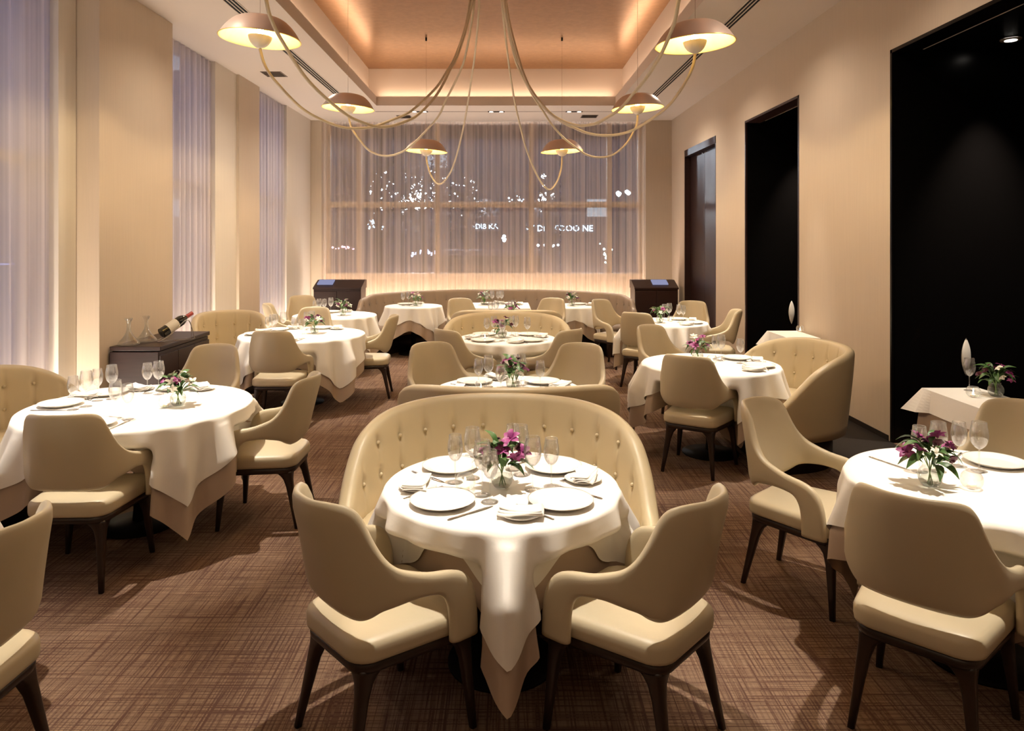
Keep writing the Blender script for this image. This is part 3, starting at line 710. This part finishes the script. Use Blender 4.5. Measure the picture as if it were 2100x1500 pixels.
def prof_fn(tb):
    q = crom(tb, 160)
    def fn(d):
        if d <= q[0][0]: return q[0][1]
        for (a_, p_), (b_, r_) in zip(q, q[1:]):
            if d <= b_: return p_+(r_-p_)*(d-a_)/max(1e-9, b_-a_)
        return q[-1][1]
    return fn
hf = prof_fn([(0, .925), (.16, .91), (.34, .872), (.50, .80), (.62, .70), (.72, .60), (.80, .53), (.88, .49), (.96, .48)])
SM = sofa_meshes(.78, .86, 14, .92, hf, m=M['leather2'])
hf2 = hf
SW = sofa_meshes(.80, .84, 13, .92, hf2, m=M['leather2'])
SR = sofa_meshes(.74, .84, 12, .92, hf2, m=M['leather2'])
G1 = 'buttoned booth sofas'
# local back face at y=0 and opening at -y: world rotation 0 faces the camera
sofa(SM, (-.03, 4.12), 0, 'large tufted cream booth sofa curved around the nearest centre table', G1)
sofa(SM, (.03, 4.19), 180, 'low sofa back seen from behind, just beyond the nearest booth', G1)
sofa(SM, (.03, 8.68), 0, 'tufted cream booth sofa curved behind the third centre table', G1)
sofa(SM, (.03, 8.78), 180, 'sofa back seen from behind, just beyond the third centre booth', G1)
sofa(SW, (-3.78, 4.58), 90, 'tufted booth sofa by the curtain at the left edge of the picture', G1)
S3 = sofa_meshes(.47, .70, 8, .92, lambda d: hf(d*1.2), m=M['leather2'], power=2.6)
sofa(S3, (-3.44, 8.86), 32, 'small tufted sofa seat near the left curtain, beyond the sideboard', G1)
sofa(SR, (2.84, 6.04), -90, 'tufted booth sofa against the right wall between the dark doorways', G1)
hb_ = lambda d: lerp_table([(0, .92), (.9, .91), (1.25, .86), (1.45, .72), (1.60, .52), (1.8, .48)], d)
SB = sofa_meshes(2.18, 1.58, 30, .92, hb_, nseg=300, m=M['taupe'], power=2.15, seat_depth=.58)
sofa(SB, (-.12, 12.55), 0, 'long curved taupe tufted banquette under the back window', None, 'taupe', 'banquette')

# ------------------------------------------------------------------ tables and cloths
SOFAS = [(-.03, 4.12, 0), (.03, 4.19, 180), (.03, 8.68, 0), (.03, 8.78, 180), (-3.78, 4.58, 90), (2.84, 6.04, -90)]
def press(p, cx, cy, gap):
    """hanging cloth rests against chair fronts and on sofa seats instead of passing through them"""
    x, y, z = p; wx, wy = cx+x, cy+y
    for (hx_, hy_, dg_, _l) in chairs:
        if (hx_-cx)**2+(hy_-cy)**2 > 2.2: continue
        a_ = R(dg_); c_, s_ = math.cos(a_), math.sin(a_)
        lx = (wx-hx_)*c_+(wy-hy_)*s_; ly = -(wx-hx_)*s_+(wy-hy_)*c_
        lim = .285+gap
        if -.40 < lx < lim and abs(ly) < .335:
            wt = max(0, min(1, (.335-abs(ly))/.055)); wt = wt*wt*(3-2*wt); wz = max(0, min(1, (.675-z)/.10)); wz = wz*wz*(3-2*wz); k_ = (lim-lx)*wt*wz
            wx += c_*k_; wy += s_*k_
    for (sx_, sy_, dg_) in SOFAS:
        a_ = R(dg_); c_, s_ = math.cos(a_), math.sin(a_); lx = (wx-sx_)*c_+(wy-sy_)*s_; ly = -(wx-sx_)*s_+(wy-sy_)*c_
        if abs(lx) < .75 and -.90 < ly < 0: z = max(z, .482+gap*.3)
    return (wx-cx, wy-cy, z)
def cloth_mesh(name, r, half, rot, m, zt, amp, seed, shape='round', nf=13, centre=(0, 0), gap=0.0):
    rnd = random.Random(seed); N = 240; v = []; f = []
    phs = [(n_, rnd.uniform(0, 6.28), rnd.uniform(.5, 1)) for n_ in (nf, nf+5, max(4, nf-6))]
    rs = []
    def rim(a_):
        if shape == 'round': return r
        q = a_-rot; return r/max(abs(math.cos(q)), abs(math.sin(q)))
    ring_t = [0, .25, .5, .75, .92, 1.0]
    for t in ring_t[1:]: rs.append([((rim(2*PI*i/N))*t*math.cos(2*PI*i/N), (rim(2*PI*i/N))*t*math.sin(2*PI*i/N), zt) for i in range(N)])
    K = 22
    for k in range(1, K+1):
        ring = []
        for i in range(N):
            a_ = 2*PI*i/N; q = (a_-rot) ; e = half/max(abs(math.cos(q)), abs(math.sin(q)))
            cq = abs(((q+PI/4) % (PI/2))-PI/4)/(PI/4); e = half+(half*1.40-half)*cq**1.45
            Ln = max(.03, e-rim(a_)); d_ = Ln*k/K
            cn = (q-PI/4) % (PI/2); cn = cn-PI/2 if cn > PI/4 else cn
            w_ = sum(c_*math.sin(n_*a_+p_+.6*d_) for n_, p_, c_ in phs)/1.6
            cnr = math.exp(-(cn/.42)**2); out = .006+amp*min(1, d_/.26)*(.5+.6*cnr)*(w_*.62+.48)+d_*.07
            # cloth gathers towards its corners
            a2 = a_-cn*.22*min(1, d_/.5)*math.exp(-(cn/.4)**2)
            dz = d_*math.sqrt(max(.3, 1-(out/max(.05, d_))**2)) if d_ > .05 else d_*.9
            edge = .010*(1-math.exp(-d_/.01))
            rr = rim(a_)+out
            ring.append(press((rr*math.cos(a2), rr*math.sin(a2), max(.02, zt-dz)), centre[0], centre[1], gap))
        rs.append(ring)
    v = [(0, 0, zt)]+[p for rg in rs for p in rg]
    f = [(0, 1+i, 1+(i+1) % N) for i in range(N)]
    for j in range(len(rs)-1):
        for i in range(N):
            k = (i+1) % N; f.append((1+j*N+i, 1+(j+1)*N+i, 1+(j+1)*N+k, 1+j*N+k))
    return mesh(name, v, f, m)
NAMES = {
 'c1': 'nearest centre table', 'c2': 'second centre table', 'c3': 'third centre table', 'c4': 'fourth centre table behind the booth', 'c5': 'middle banquette table',
 'b1': 'left banquette table', 'b2': 'right banquette table', 'l0': 'left edge foreground table', 'l1': 'near left table', 'l2': 'second left table', 'l3': 'farthest left table',
 'r1': 'near right table', 'r2': 'middle right table', 'r3': 'far right table', 's1': 'doorway side table', 's2': 'far side table'}
ROT = {'c1': 45+2, 'c2': 45, 'c3': 47, 'c4': 45, 'c5': 0, 'b1': 0, 'b2': 0, 'l0': 10, 'l1': 0, 'l2': 2, 'l3': 12, 'r1': 4, 'r2': 35, 'r3': 40}
HALF = {'c1': (.665, .76), 'c2': (.70, .78), 'c3': (.70, .78), 'c4': (.70, .78), 'c5': (.62, .76), 'b1': (.62, .76), 'b2': (.62, .76),
        'l0': (.78, .9), 'l1': (.80, .92), 'l2': (.84, .93), 'l3': (.74, .84), 'r1': (.72, .84), 'r2': (.74, .86), 'r3': (.70, .8)}
ZTAB = .742
def table(k, x, y, r, shape='round', rx=None, ry=None):
    o = empty('dining_table', (x, y, 0))
    if shape == 'round': MB().lathe([(.001, .70), (r-.03, .70), (r-.006, .708), (r-.006, .728), (r-.02, .733), (.001, .733)], 48).obj('tabletop', M['walnut'], o, True)
    else: MB().bbox(-r+.01, -r+.01, .70, r-.01, r-.01, .733, .006).obj('tabletop', M['walnut'], o)
    MB().lathe([(.04, .03), (.035, .1), (.035, .6), (.06, .70)], 20).obj('pedestal', M['slot'], o, True)
    MB().lathe([(.001, .0), (.23, 0), (.23, .012), (.06, .03), (.001, .035)], 32).obj('foot_plate', M['slot'], o, True)
    tag(o, 'dark pedestal table under white cloth, the %s' % NAMES[k], 'table', 'dining tables under cloths')
    rot = R(ROT[k]); hw, hu = HALF[k]
    u = ob('undercloth', cloth_mesh('undercloth', r-.004, hu, rot, M['under'], ZTAB+.001, .098, ord(k[0])+int(k[1])*13, shape, centre=(x, y), gap=.014), None, (x, y, 0))
    tag(u, 'beige cloth hanging below the white one on the %s' % NAMES[k], 'tablecloth', 'beige underlay tablecloths')
    w_ = ob('tablecloth', cloth_mesh('tablecloth', r+.010, hw, rot, M['linen'], ZTAB+.008, .105, ord(k[0])+int(k[1])*13, shape, centre=(x, y)), None, (x, y, 0))
    tag(w_, 'white linen square tablecloth draped on the %s' % NAMES[k], 'tablecloth', 'white linen tablecloths')
for k, (x, y, r) in T.items(): table(k, x, y, r, 'square' if k == 'c5' else 'round')
ZT_ = ZTAB+.0085
def side_table(k, x0, y0, x1, y1, lab):
    cx, cy = (x0+x1)/2, (y0+y1)/2; o = empty('side_table', (cx, cy, 0)); hx, hy = (x1-x0)/2, (y1-y0)/2
    MB().bbox(-hx+.01, -hy+.01, .70, hx-.01, hy-.01, .733, .005).obj('tabletop', M['walnut'], o)
    for sx in (-1, 1):
        for sy in (-1, 1): MB().box(sx*(hx-.06)-.02, sy*(hy-.06)-.02, 0, sx*(hx-.06)+.02, sy*(hy-.06)+.02, .70).obj('leg', M['walnut'], o)
    tag(o, 'dark wooden rectangular table under white cloth, the %s' % NAMES[k], 'table', 'rectangular side tables')
    def rc(drop, grow, zt, nm, m, seed):
        rnd = random.Random(seed); rs = []; N = 40; K = 8; pts = []
        for (ax, ay, bx, by) in ((-1, -1, 1, -1), (1, -1, 1, 1), (1, 1, -1, 1), (-1, 1, -1, -1)):
            for i in range(N//2): t = i/(N//2); pts.append((ax+(bx-ax)*t, ay+(by-ay)*t))
        n = len(pts)
        for kk in range(K+1):
            ring = []
            for i, (px_, py_) in enumerate(pts):
                cr = min(abs(px_), abs(py_)); corner = max(0, (cr-.7)/.3)
                dd = drop*kk/K; out = grow*(kk/K)*(.25+.9*corner+.04*math.sin(i*.5+seed))
                ring.append((px_*(hx+.004)+math.copysign(out if abs(px_) > .999 else 0, px_), py_*(hy+.004)+math.copysign(out if abs(py_) > .999 else 0, py_), zt-dd*(1+.12*corner)))
            rs.append(ring)
        b_ = MB().rings(rs, False, False); b_.f.append(tuple(range(n))); return ob(nm, b_.mesh(nm, m, False), None, (cx, cy, 0))
    tag(rc(.50, .04, ZTAB+.003, 'undercloth', M['under'], 3), 'beige cloth hanging to near the floor on the %s' % NAMES[k], 'tablecloth', 'beige underlay tablecloths')
    tag(rc(.15, .085, ZTAB+.010, 'tablecloth', M['linen'], 5), 'white cloth with flared corner on the %s' % NAMES[k], 'tablecloth', 'white linen tablecloths')
side_table('s1', 2.94, 4.30, 3.33, 5.07, '')
side_table('s2', 3.00, 7.62, 3.33, 8.22, '')

# ------------------------------------------------------------------ tableware
PL = MB().lathe(crom([(.001, .004), (.06, .004), (.085, .0045), (.10, .010), (.128, .020), (.130, .0215), (.128, .0185), (.10, .006), (.075, 0), (.001, 0)], 34), 56)
PLM = mesh('plate', PL.v, PL.f, M['china'])
PRM = MB().lathe([(.1280, .0210), (.1302, .0219), (.1306, .0212), (.1300, .0200)], 56).mesh('rim', M['rim'])
BPM = MB().lathe(crom([(.001, .004), (.045, .004), (.06, .008), (.078, .014), (.08, .015), (.078, .012), (.055, .002), (.04, 0), (.001, 0)], 26), 40).mesh('bread_plate', M['china'])
def wine(name, h, rb, rm):
    s = h/.21
    bowl = crom([(.0045, .095*s), (.014, .099*s), (rb*.80, .118*s), (rb, .146*s), (rb*.97, .170*s), (rm*1.03, .195*s), (rm, .21*s)], 22)
    inner = [(max(.001, r_-.0013), z+.0012) for r_, z in reversed(bowl)]
    base = [(.001, .0), (.033, .0), (.034, .0014), (.018, .004), (.006, .008), (.0032, .016), (.0028, .05), (.0032, .088*s)]
    return MB().lathe(base+bowl+inner, 24).mesh(name, M['glass'])
GA = wine('wine_glass', .205, .0335, .0275); GB = wine('wine_glass', .222, .0375, .031)
def knife_mesh():
    b_ = MB(); sec = []
    for (x, w_, t_) in ((0, .004, .003), (.01, .0065, .0045), (.07, .006, .004), (.095, .005, .0032), (.11, .008, .0014), (.16, .0095, .0011), (.20, .007, .0009), (.222, .001, .0006)):
        sec.append([(x, -w_, .001+t_*.4), (x, 0, .001+t_), (x, w_, .001+t_*.4), (x, 0, .0005)])
    return b_.rings(sec).mesh('knife', M['steel'])
def fork_mesh():
    b_ = MB(); sec = []
    for (x, w_, z_) in ((0, .006, .001), (.02, .006, .002), (.09, .0035, .004), (.13, .003, .006), (.145, .010, .005), (.160, .0115, .004)):
        sec.append([(x, -w_, z_), (x, 0, z_+.002), (x, w_, z_), (x, 0, z_-.0005)])
    b_.rings(sec)
    for i in range(4):
        yy = -.0095+i*.00633; b_.box(.158, yy-.0016, .0035, .200, yy+.0016, .0055)
    return b_.mesh('fork', M['steel'])
KN, FK = knife_mesh(), fork_mesh()
def napkin_mesh(seed):
    rnd = random.Random(seed); b_ = MB()
    for lay in range(3):
        z0 = .0155+lay*.006; L_, Wd = .088-.004*lay, .050-.004*lay; n, m_ = 12, 8; v = []; f = []
        for top in (0, 1):
            for i in range(n+1):
                for j_ in range(m_+1):
                    x = (i/n*2-1)*L_; y = (j_/m_*2-1)*Wd*(1-.25*(i/n))+.012*math.sin(i/n*2.4+lay)
                    z = z0+top*.005+.006*math.sin(i/n*5+lay)*abs(j_/m_*2-1)**2+.004*(1-(j_/m_*2-1)**2)+.010*max(0, abs(i/n*2-1)-.75)
                    v.append((x, y, z))
        q = (n+1)*(m_+1)
        for i in range(n):
            for j_ in range(m_):
                a_ = i*(m_+1)+j_; f.append((a_, a_+1, a_+m_+2, a_+m_+1)); f.append((q+a_, q+a_+m_+1, q+a_+m_+2, q+a_+1))
        for i in range(n):
            a_ = i*(m_+1); f.append((a_, a_+m_+1, q+a_+m_+1, q+a_)); a_ = i*(m_+1)+m_; f.append((a_, q+a_, q+a_+m_+1, a_+m_+1))
        for j_ in range(m_):
            f.append((j_, q+j_, q+j_+1, j_+1)); a_ = n*(m_+1)+j_; f.append((a_, a_+1, q+a_+1, q+a_))
        b_.add(v, f)
    return b_.mesh('napkin', M['linen'])
NK = [napkin_mesh(1), napkin_mesh(2)]
cnt = [0]
def setting(k, deg, place, glasses='AB', bread=True, cut=True, dist=None, plate=True, butter=0):
    """one cover at table k for a guest sitting in direction deg from the table's centre"""
    x, y, r = T[k]; a_ = R(deg); u = Vector((-math.cos(a_), -math.sin(a_))); rt = Vector((u.y, -u.x))
    d_ = (r-.165) if dist is None else dist; pc = Vector((x, y))-u*d_; z = ZT_; nm = NAMES[k]; fa = math.atan2(u.y, u.x)
    cnt[0] += 1; sd = random.Random(cnt[0]*17)
    j_ = lambda: sd.uniform(-.006, .006)
    if plate:
        p = empty('plate', (pc.x, pc.y, z)); ob('dish', PLM, p); ob('rim', PRM, p)
        tag(p, 'round white plate with thin metal rim, %s place, %s' % (place, nm), 'plate', 'dinner plates')
    if bread:
        q = pc-rt*.205+u*.03; o = ob('bread_plate', BPM, None, (q.x, q.y, z))
        tag(o, 'small white bread plate under napkin, %s place, %s' % (place, nm), 'plate', 'bread plates')
        o = ob('napkin', NK[cnt[0] % 2], None, (q.x+j_(), q.y+j_(), z), fa+R(25+sd.uniform(-20, 20)))
        tag(o, 'folded white linen napkin on bread plate, %s place, %s' % (place, nm), 'napkin', 'folded napkins')
    for g, ch_ in enumerate(glasses):
        off = ((.118, .150), (.035, .175), (.19, .10))[g]; q = pc+rt*off[0]+u*off[1]
        o = ob('wine_glass', GA if ch_ == 'A' else GB, None, (q.x+j_(), q.y+j_(), z))
        tag(o, '%s stemmed wine glass, empty, %s place, %s' % ('smaller' if ch_ == 'A' else 'larger', place, nm), 'glass', 'wine glasses')
    if cut:
        q = pc+rt*.150-u*.095; o = ob('knife', KN, None, (q.x, q.y, z), fa+R(sd.uniform(-3, 3))); tag(o, 'polished steel table knife, %s place, %s' % (place, nm), 'knife', 'table knives')
        q = pc-rt*.148-u*.085; o = ob('fork', FK, None, (q.x, q.y, z), fa+R(sd.uniform(-3, 3))); tag(o, 'polished steel table fork, %s place, %s' % (place, nm), 'fork', 'table forks')
# flowers
def petal_flower(m, n, L_, wd, curl, seed, name='bloom'):
    rnd = random.Random(seed); b_ = MB()
    for i in range(n):
        a_ = 2*PI*i/n+rnd.uniform(-.2, .2); el = rnd.uniform(.2, .9); v = []; f = []; ca, sa = math.cos(a_), math.sin(a_)
        for q in range(6):
            t = q/5; w_ = wd*math.sin(PI*min(1, t*.93+.07))**.8; rr = L_*t*math.cos(el*(1-t*curl)); zz = L_*t*math.sin(el)*(1-curl*t*t)
            for s_ in (-1, 0, 1):
                y_ = s_*w_; z_ = zz-abs(s_)*w_*-.25
                v.append((rr*ca-y_*sa, rr*sa+y_*ca, z_))
        for q in range(5):
            for s_ in (0, 1): f.append((q*3+s_, q*3+s_+1, q*3+s_+4, q*3+s_+3))
        b_.add(v, f)
    b_.lathe([(.001, -.006), (.005, 0), (.004, .008), (.001, .012)], 8)
    return b_.mesh(name, m)
BL = [petal_flower(M['orchid'], 6, .040, .012, .7, 1), petal_flower(M['lily'], 6, .036, .009, .5, 2), petal_flower(M['plum'], 9, .022, .012, .2, 3), petal_flower(M['orchid'], 5, .032, .010, .9, 4), petal_flower(M['lily'], 5, .028, .011, .8, 5)]
def leaf_mesh():
    v = []; f = []
    for q in range(7):
        t = q/6; w_ = .0135*math.sin(PI*min(1, t*.94+.04))**.9
        for s_ in (-1, 0, 1): v.append((.075*t, s_*w_, .02*math.sin(t*2.2)-.03*t*t+abs(s_)*w_*.35))
    for q in range(6):
        for s_ in (0, 1): f.append((q*3+s_, q*3+s_+1, q*3+s_+4, q*3+s_+3))
    return mesh('leaf', v, f, M['leaf'])
LF = leaf_mesh()
VS = MB().lathe(crom([(.001, .002), (.026, .002), (.040, .014), (.047, .036), (.045, .058), (.034, .076), (.029, .084), (.031, .090)], 26), 32).mesh('vase', M['bowl'])
VB = MB().lathe([(.001, 0), (.028, 0), (.034, .006), (.001, .0065)], 24).mesh('vase_base', M['glass'])
WT = MB().lathe(crom([(.001, .004), (.025, .004), (.039, .015), (.0455, .036), (.0445, .050), (.001, .050)], 18), 24).mesh('water', glassy('water', .04, .35, (.90, .93, .90), .02, .3))
def bouquet(x, y, z, k, scheme, seed, near=True, lab=None):
    rnd = random.Random(seed); nm = NAMES[k]
    vz = empty('vase', (x, y, z)); ob('glass_bowl', VS, vz); ob('foot', VB, vz); ob('water', WT, vz)
    tag(vz, 'round clear glass fishbowl vase holding flowers on the %s' % nm, 'vase', 'glass bowl vases')
    o = empty('flower_bouquet', (x, y, z+.085)); nb = 11 if near else 9; nl = 26 if near else 18
    heads = []
    for i in range(nb):
        a_ = 2.4*i+rnd.uniform(-.4, .4); rr = .022+.075*math.sqrt((i+.5)/nb); h = .035+.085*(1-(rr/.10)**2)+rnd.uniform(-.012, .018)
        p = Vector((rr*math.cos(a_), rr*math.sin(a_), h)); heads.append(p)
        m_ = BL[scheme[i % len(scheme)]]; q = ob('bloom', m_, o, p); q.rotation_euler = (rnd.uniform(-.3, .3)-p.y*9, p.x*9+rnd.uniform(-.3, .3), rnd.uniform(0, 6)); q.scale = (rnd.uniform(.9, 1.2),)*3
    for i in range(5):
        p = heads[i]; MB().tube([(-p.x*.25, -p.y*.25, -.078), (p.x*.1, p.y*.1, -.01), p*.6, p], .0022, 5).obj('stem', M['stem'], o, True)
    for i in range(nl):
        a_ = 2.4*i+rnd.uniform(-.3, .3); el = rnd.uniform(-.7, 1.0)
        q = ob('leaf', LF, o, (.028*math.cos(a_), .028*math.sin(a_), rnd.uniform(.0, .085))); q.rotation_euler = (rnd.uniform(-.4, .4), -el*.9-.15, a_); q.scale = (rnd.uniform(1.0, 1.5),)*3
    tag(o, lab or ('%s flowers with green leaves in glass vase on the %s' % ({0: 'magenta and white', 1: 'white and magenta', 2: 'dark plum and magenta'}[scheme[0] if scheme[0] < 3 else 0], nm)), 'flowers', 'small table bouquets')
CB = MB().lathe(crom([(.001, .002), (.022, .002), (.036, .012), (.043, .032), (.041, .052), (.032, .066), (.028, .070)], 22), 28).mesh('glass_bowl', M['bowl'])
CW = MB().lathe([(.001, .004), (.018, .004), (.018, .018), (.001, .018)], 16).mesh('candle', M['wax'])
CF = MB().lathe([(.001, .018), (.0045, .024), (.0035, .032), (.001, .042)], 8).mesh('flame', M['flame'])
def votive(x, y, z, k):
    o = empty('votive_candle', (x, y, z)); ob('glass_bowl', CB, o); ob('candle', CW, o); ob('flame', CF, o)
    tag(o, 'lit tea light in small round glass bowl on the %s' % NAMES[k], 'candle', 'votive candles')
def on(px, py, z=ZT_): Y = (EYE-z)*F/(py-HY); return (px-HX)/F*Y, Y

for dg_, pl in ((-137, 'left front'), (-43, 'right front'), (137, 'left rear'), (43, 'right rear')): setting('c1', dg_, pl, 'AB')
bouquet(-.01, 3.05, ZT_, 'c1', [0, 2, 0, 1, 0, 2, 3, 1], 5); votive(*on(954, 1006), ZT_, 'c1')
for dg_, pl in ((137, 'left rear'), (43, 'right rear'), (-137, 'left front'), (-43, 'right front')): setting('c2', dg_, pl, 'AB' if dg_ > 0 else 'A')
bouquet(.06, 5.05, ZT_, 'c2', [2, 0, 0, 4, 2, 0, 1], 6); votive(-.16, 4.97, ZT_, 'c2')
for dg_, pl in ((-137, 'left front'), (-43, 'right front'), (137, 'left rear'), (43, 'right rear')): setting('c3', dg_, pl, 'AB' if dg_ > 0 else 'B')
bouquet(-.02, 7.66, ZT_, 'c3', [0, 2, 3, 1, 0, 2, 4], 8, False); votive(-.2, 7.52, ZT_, 'c3')
for dg_, pl in ((137, 'left rear'), (43, 'right rear')): setting('c4', dg_, pl, 'AB', cut=False)
bouquet(.10, 9.62, ZT_, 'c4', [2, 0, 1, 3], 9, False, 'dark red flowers peeping over the back of the third centre booth'); votive(-.18, 9.66, ZT_, 'c4')
setting('c5', 125, 'left rear', 'AB', cut=False); setting('c5', 55, 'right rear', 'AB', cut=False)
bouquet(-.33, 11.5, ZT_, 'c5', [1, 0, 4, 2, 1], 10, False)
for k in ('b1', 'b2'):
    setting(k, 125 if k == 'b1' else 60, 'wall side', 'AB', cut=False)
    bouquet(T[k][0]+(.03 if k == 'b1' else .0), T[k][1]+.02, ZT_, k, [1, 0, 4, 3, 2], 11+ord(k[1]), False)
for dg_, pl in ((180, 'booth side left'), (140, 'booth side right'), (-92, 'front'), (90, 'rear')): setting('l1', dg_, pl, 'AB')
bouquet(*on(365, 832), ZT_, 'l1', [1, 1, 0, 1, 3, 1, 0], 21); votive(*on(340, 836), ZT_, 'l1')
for dg_, pl in ((185, 'booth side left'), (140, 'booth side right'), (-95, 'front'), (80, 'rear')): setting('l2', dg_, pl, 'AB')
bouquet(*on(645, 684), ZT_, 'l2', [0, 1, 3, 4], 22, False); votive(*on(622, 686), ZT_, 'l2')
for dg_, pl in ((170, 'wall side'), (110, 'rear')): setting('l3', dg_, pl, 'AB', cut=False)
bouquet(*on(703, 647), ZT_, 'l3', [0, 3, 1, 1, 0], 23, False)
for dg_, pl in ((48, 'rear right'), (110, 'rear left')): setting('r1', dg_, pl, 'AB', plate=(dg_ == 48), bread=(dg_ == 48))
bouquet(*on(1907, 996), ZT_, 'r1', [0, 0, 2, 3, 0, 3, 2, 1], 24); votive(*on(1993, 1002), ZT_, 'r1')
for dg_, pl in ((38, 'booth side left'), (-22, 'booth side right')): setting('r2', dg_, pl, 'AB' if dg_ > 0 else 'A')
bouquet(*on(1431, 740), ZT_, 'r2', [3, 1, 0, 4, 0], 25, False); votive(*on(1460, 746), ZT_, 'r2')
for dg_, pl in ((50, 'rear right'), (-28, 'front right')): setting('r3', dg_, pl, 'AB', cut=False)
bouquet(*on(1353, 662), ZT_, 'r3', [1, 4, 0, 1], 26, False); votive(*on(1375, 660), ZT_, 'r3')
T['s1'] = (3.15, 4.7, .3); T['s2'] = (3.2, 7.95, .3)
z1 = ZTAB+.0105
bouquet(3.27, 4.80, z1, 's1', [3, 0, 4, 0, 2], 27)
o = ob('wine_glass', GB, None, (3.21, 4.98, z1)); tag(o, 'stemmed wine glass behind the flowers on the doorway side table', 'glass', 'wine glasses')
votive(3.10, 4.77, z1, 's1'); votive(3.33, 8.12, z1, 's2')

# ------------------------------------------------------------------ sideboard with bottle and decanters
sb = empty('sideboard', (-3.47, 7.35, 0)); hx, hy = .24, .57
MB().bbox(-hx, -hy, .06, hx-.02, hy, .735, .004).obj('cabinet_body', M['espresso'], sb)
MB().bbox(-hx, -hy, .745, hx, hy, .785, .004).obj('cabinet_top', M['espresso'], sb)
MB().box(-hx+.02, -hy+.02, .73, hx-.03, hy-.02, .75).obj('shadow_gap', M['slot'], sb)
MB().box(-hx+.04, -hy+.04, 0, hx-.06, hy-.04, .06).obj('plinth', M['slot'], sb)
for i in range(3):
    y0 = -hy+.01+i*(2*hy-.02)/3; d = MB().bbox(hx-.02, y0+.003, .08, hx-.002, y0+(2*hy-.02)/3-.003, .70, .002).obj('door', M['espresso'], sb)
tag(sb, 'dark wooden sideboard against the left pier with bottle and decanters on top', 'sideboard')
zt = .785
def decanter(x, y, lab):
    o = ob('decanter', MB().lathe(crom([(.001, .003), (.085, .003), (.098, .012), (.085, .035), (.05, .075), (.024, .125), (.017, .17), (.02, .215), (.036, .25), (.034, .25), (.018, .214), (.015, .17), (.022, .125), (.048, .078), (.08, .04), (.09, .014), (.001, .010)], 50), 32).mesh('decanter', M['bowl']), None, (x, y, zt))
    tag(o, lab, 'decanter', 'clear glass decanters')
decanter(-3.59, 6.90, 'clear glass wine decanter at the near end of the sideboard')
decanter(-3.53, 7.12, 'clear glass wine decanter closer to the tilted wine bottle')
bo = empty('wine_bottle', (-3.37, 7.10, zt+.085))
bm_ = MB().lathe(crom([(.001, .006), (.02, .0), (.036, .002), (.038, .01), (.038, .12), (.038, .185), (.030, .215), (.016, .24), (.0145, .26), (.0145, .30), (.001, .30)], 44), 32).obj('bottle_body', M['bottle'], bo, True)
MB().lathe([(.0385, .055), (.0388, .057), (.0388, .145), (.0385, .147)], 32).obj('label', M['label'], bo, True)
MB().lathe([(.0152, .235), (.0156, .25), (.0156, .303), (.001, .304)], 24).obj('capsule', M['capsule'], bo, True)
bo.rotation_euler = Vector((.15, .22, .14)).to_track_quat('Z', 'Y').to_euler(); bo.scale = (1.35, 1.35, 1.22)
tag(bo, 'dark wine bottle with cream label tilted in a wire cradle on the sideboard', 'bottle')
cr = empty('bottle_cradle', (-3.39, 7.07, zt), R(-34))
for s_ in (-1, 1): MB().tube(crom([(s_*.028, .0, .012), (s_*.03+.02, .09, .06), (s_*.03+.04, .18, .15), (.06, .27, .2), (.07, .31, .13), (s_*.03+.05, .34, .0)], 26), .003, 6).obj('wire', M['steel'], cr, True)
MB().tube([(-.03, 0, .004), (.03, 0, .004), (.08, .34, .004), (.02, .34, .004), (-.03, 0, .004)], .003, 6).obj('base_wire', M['steel'], cr, True)
tag(cr, 'thin steel wire cradle holding the tilted wine bottle on the sideboard', 'bottle holder')

# ------------------------------------------------------------------ service stations with tills at the back
def station(x0, x1, y, lab, sx):
    cx = (x0+x1)/2; o = empty('service_station', (cx, y, 0)); w_ = (x1-x0)/2
    MB().bbox(-w_, -.25, 0, w_, .25, .84, .006).obj('cabinet_body', M['espresso'], o)
    s = MB(); prof = [(-.27, .84), (-.27, .87), (.10, 1.0), (.27, 1.0), (.27, .84)]
    s.rings([[(x, a_, b_) for a_, b_ in prof] for x in (-w_-.01, w_+.01)]).obj('sloped_top', M['espresso'], o)
    for q in (0, 1): MB().bbox(-w_+.01+q*w_, -.262, .09, -.01+q*w_, -.25, .80, .003).obj('door', M['espresso'], o)
    u = Vector((0, .37, .13)).normalized()
    t_ = MB().bbox(-.15, -.11, 0, .15, .11, .02, .004).obj('till_screen', M['screen'], o); t_.location = (sx, -.05, .955); t_.rotation_euler = (math.atan2(.13, .37), 0, 0); t_['label'] = 'glowing bluish touch screen'
    tag(o, lab, 'cabinet', 'dark service stations')
station(-3.62, -2.72, 13.95, 'dark sloped-top service station with screen in the left rear corner', -.26)
station(2.48, 3.30, 13.95, 'dark sloped-top service station with screen in the right rear corner', .1)
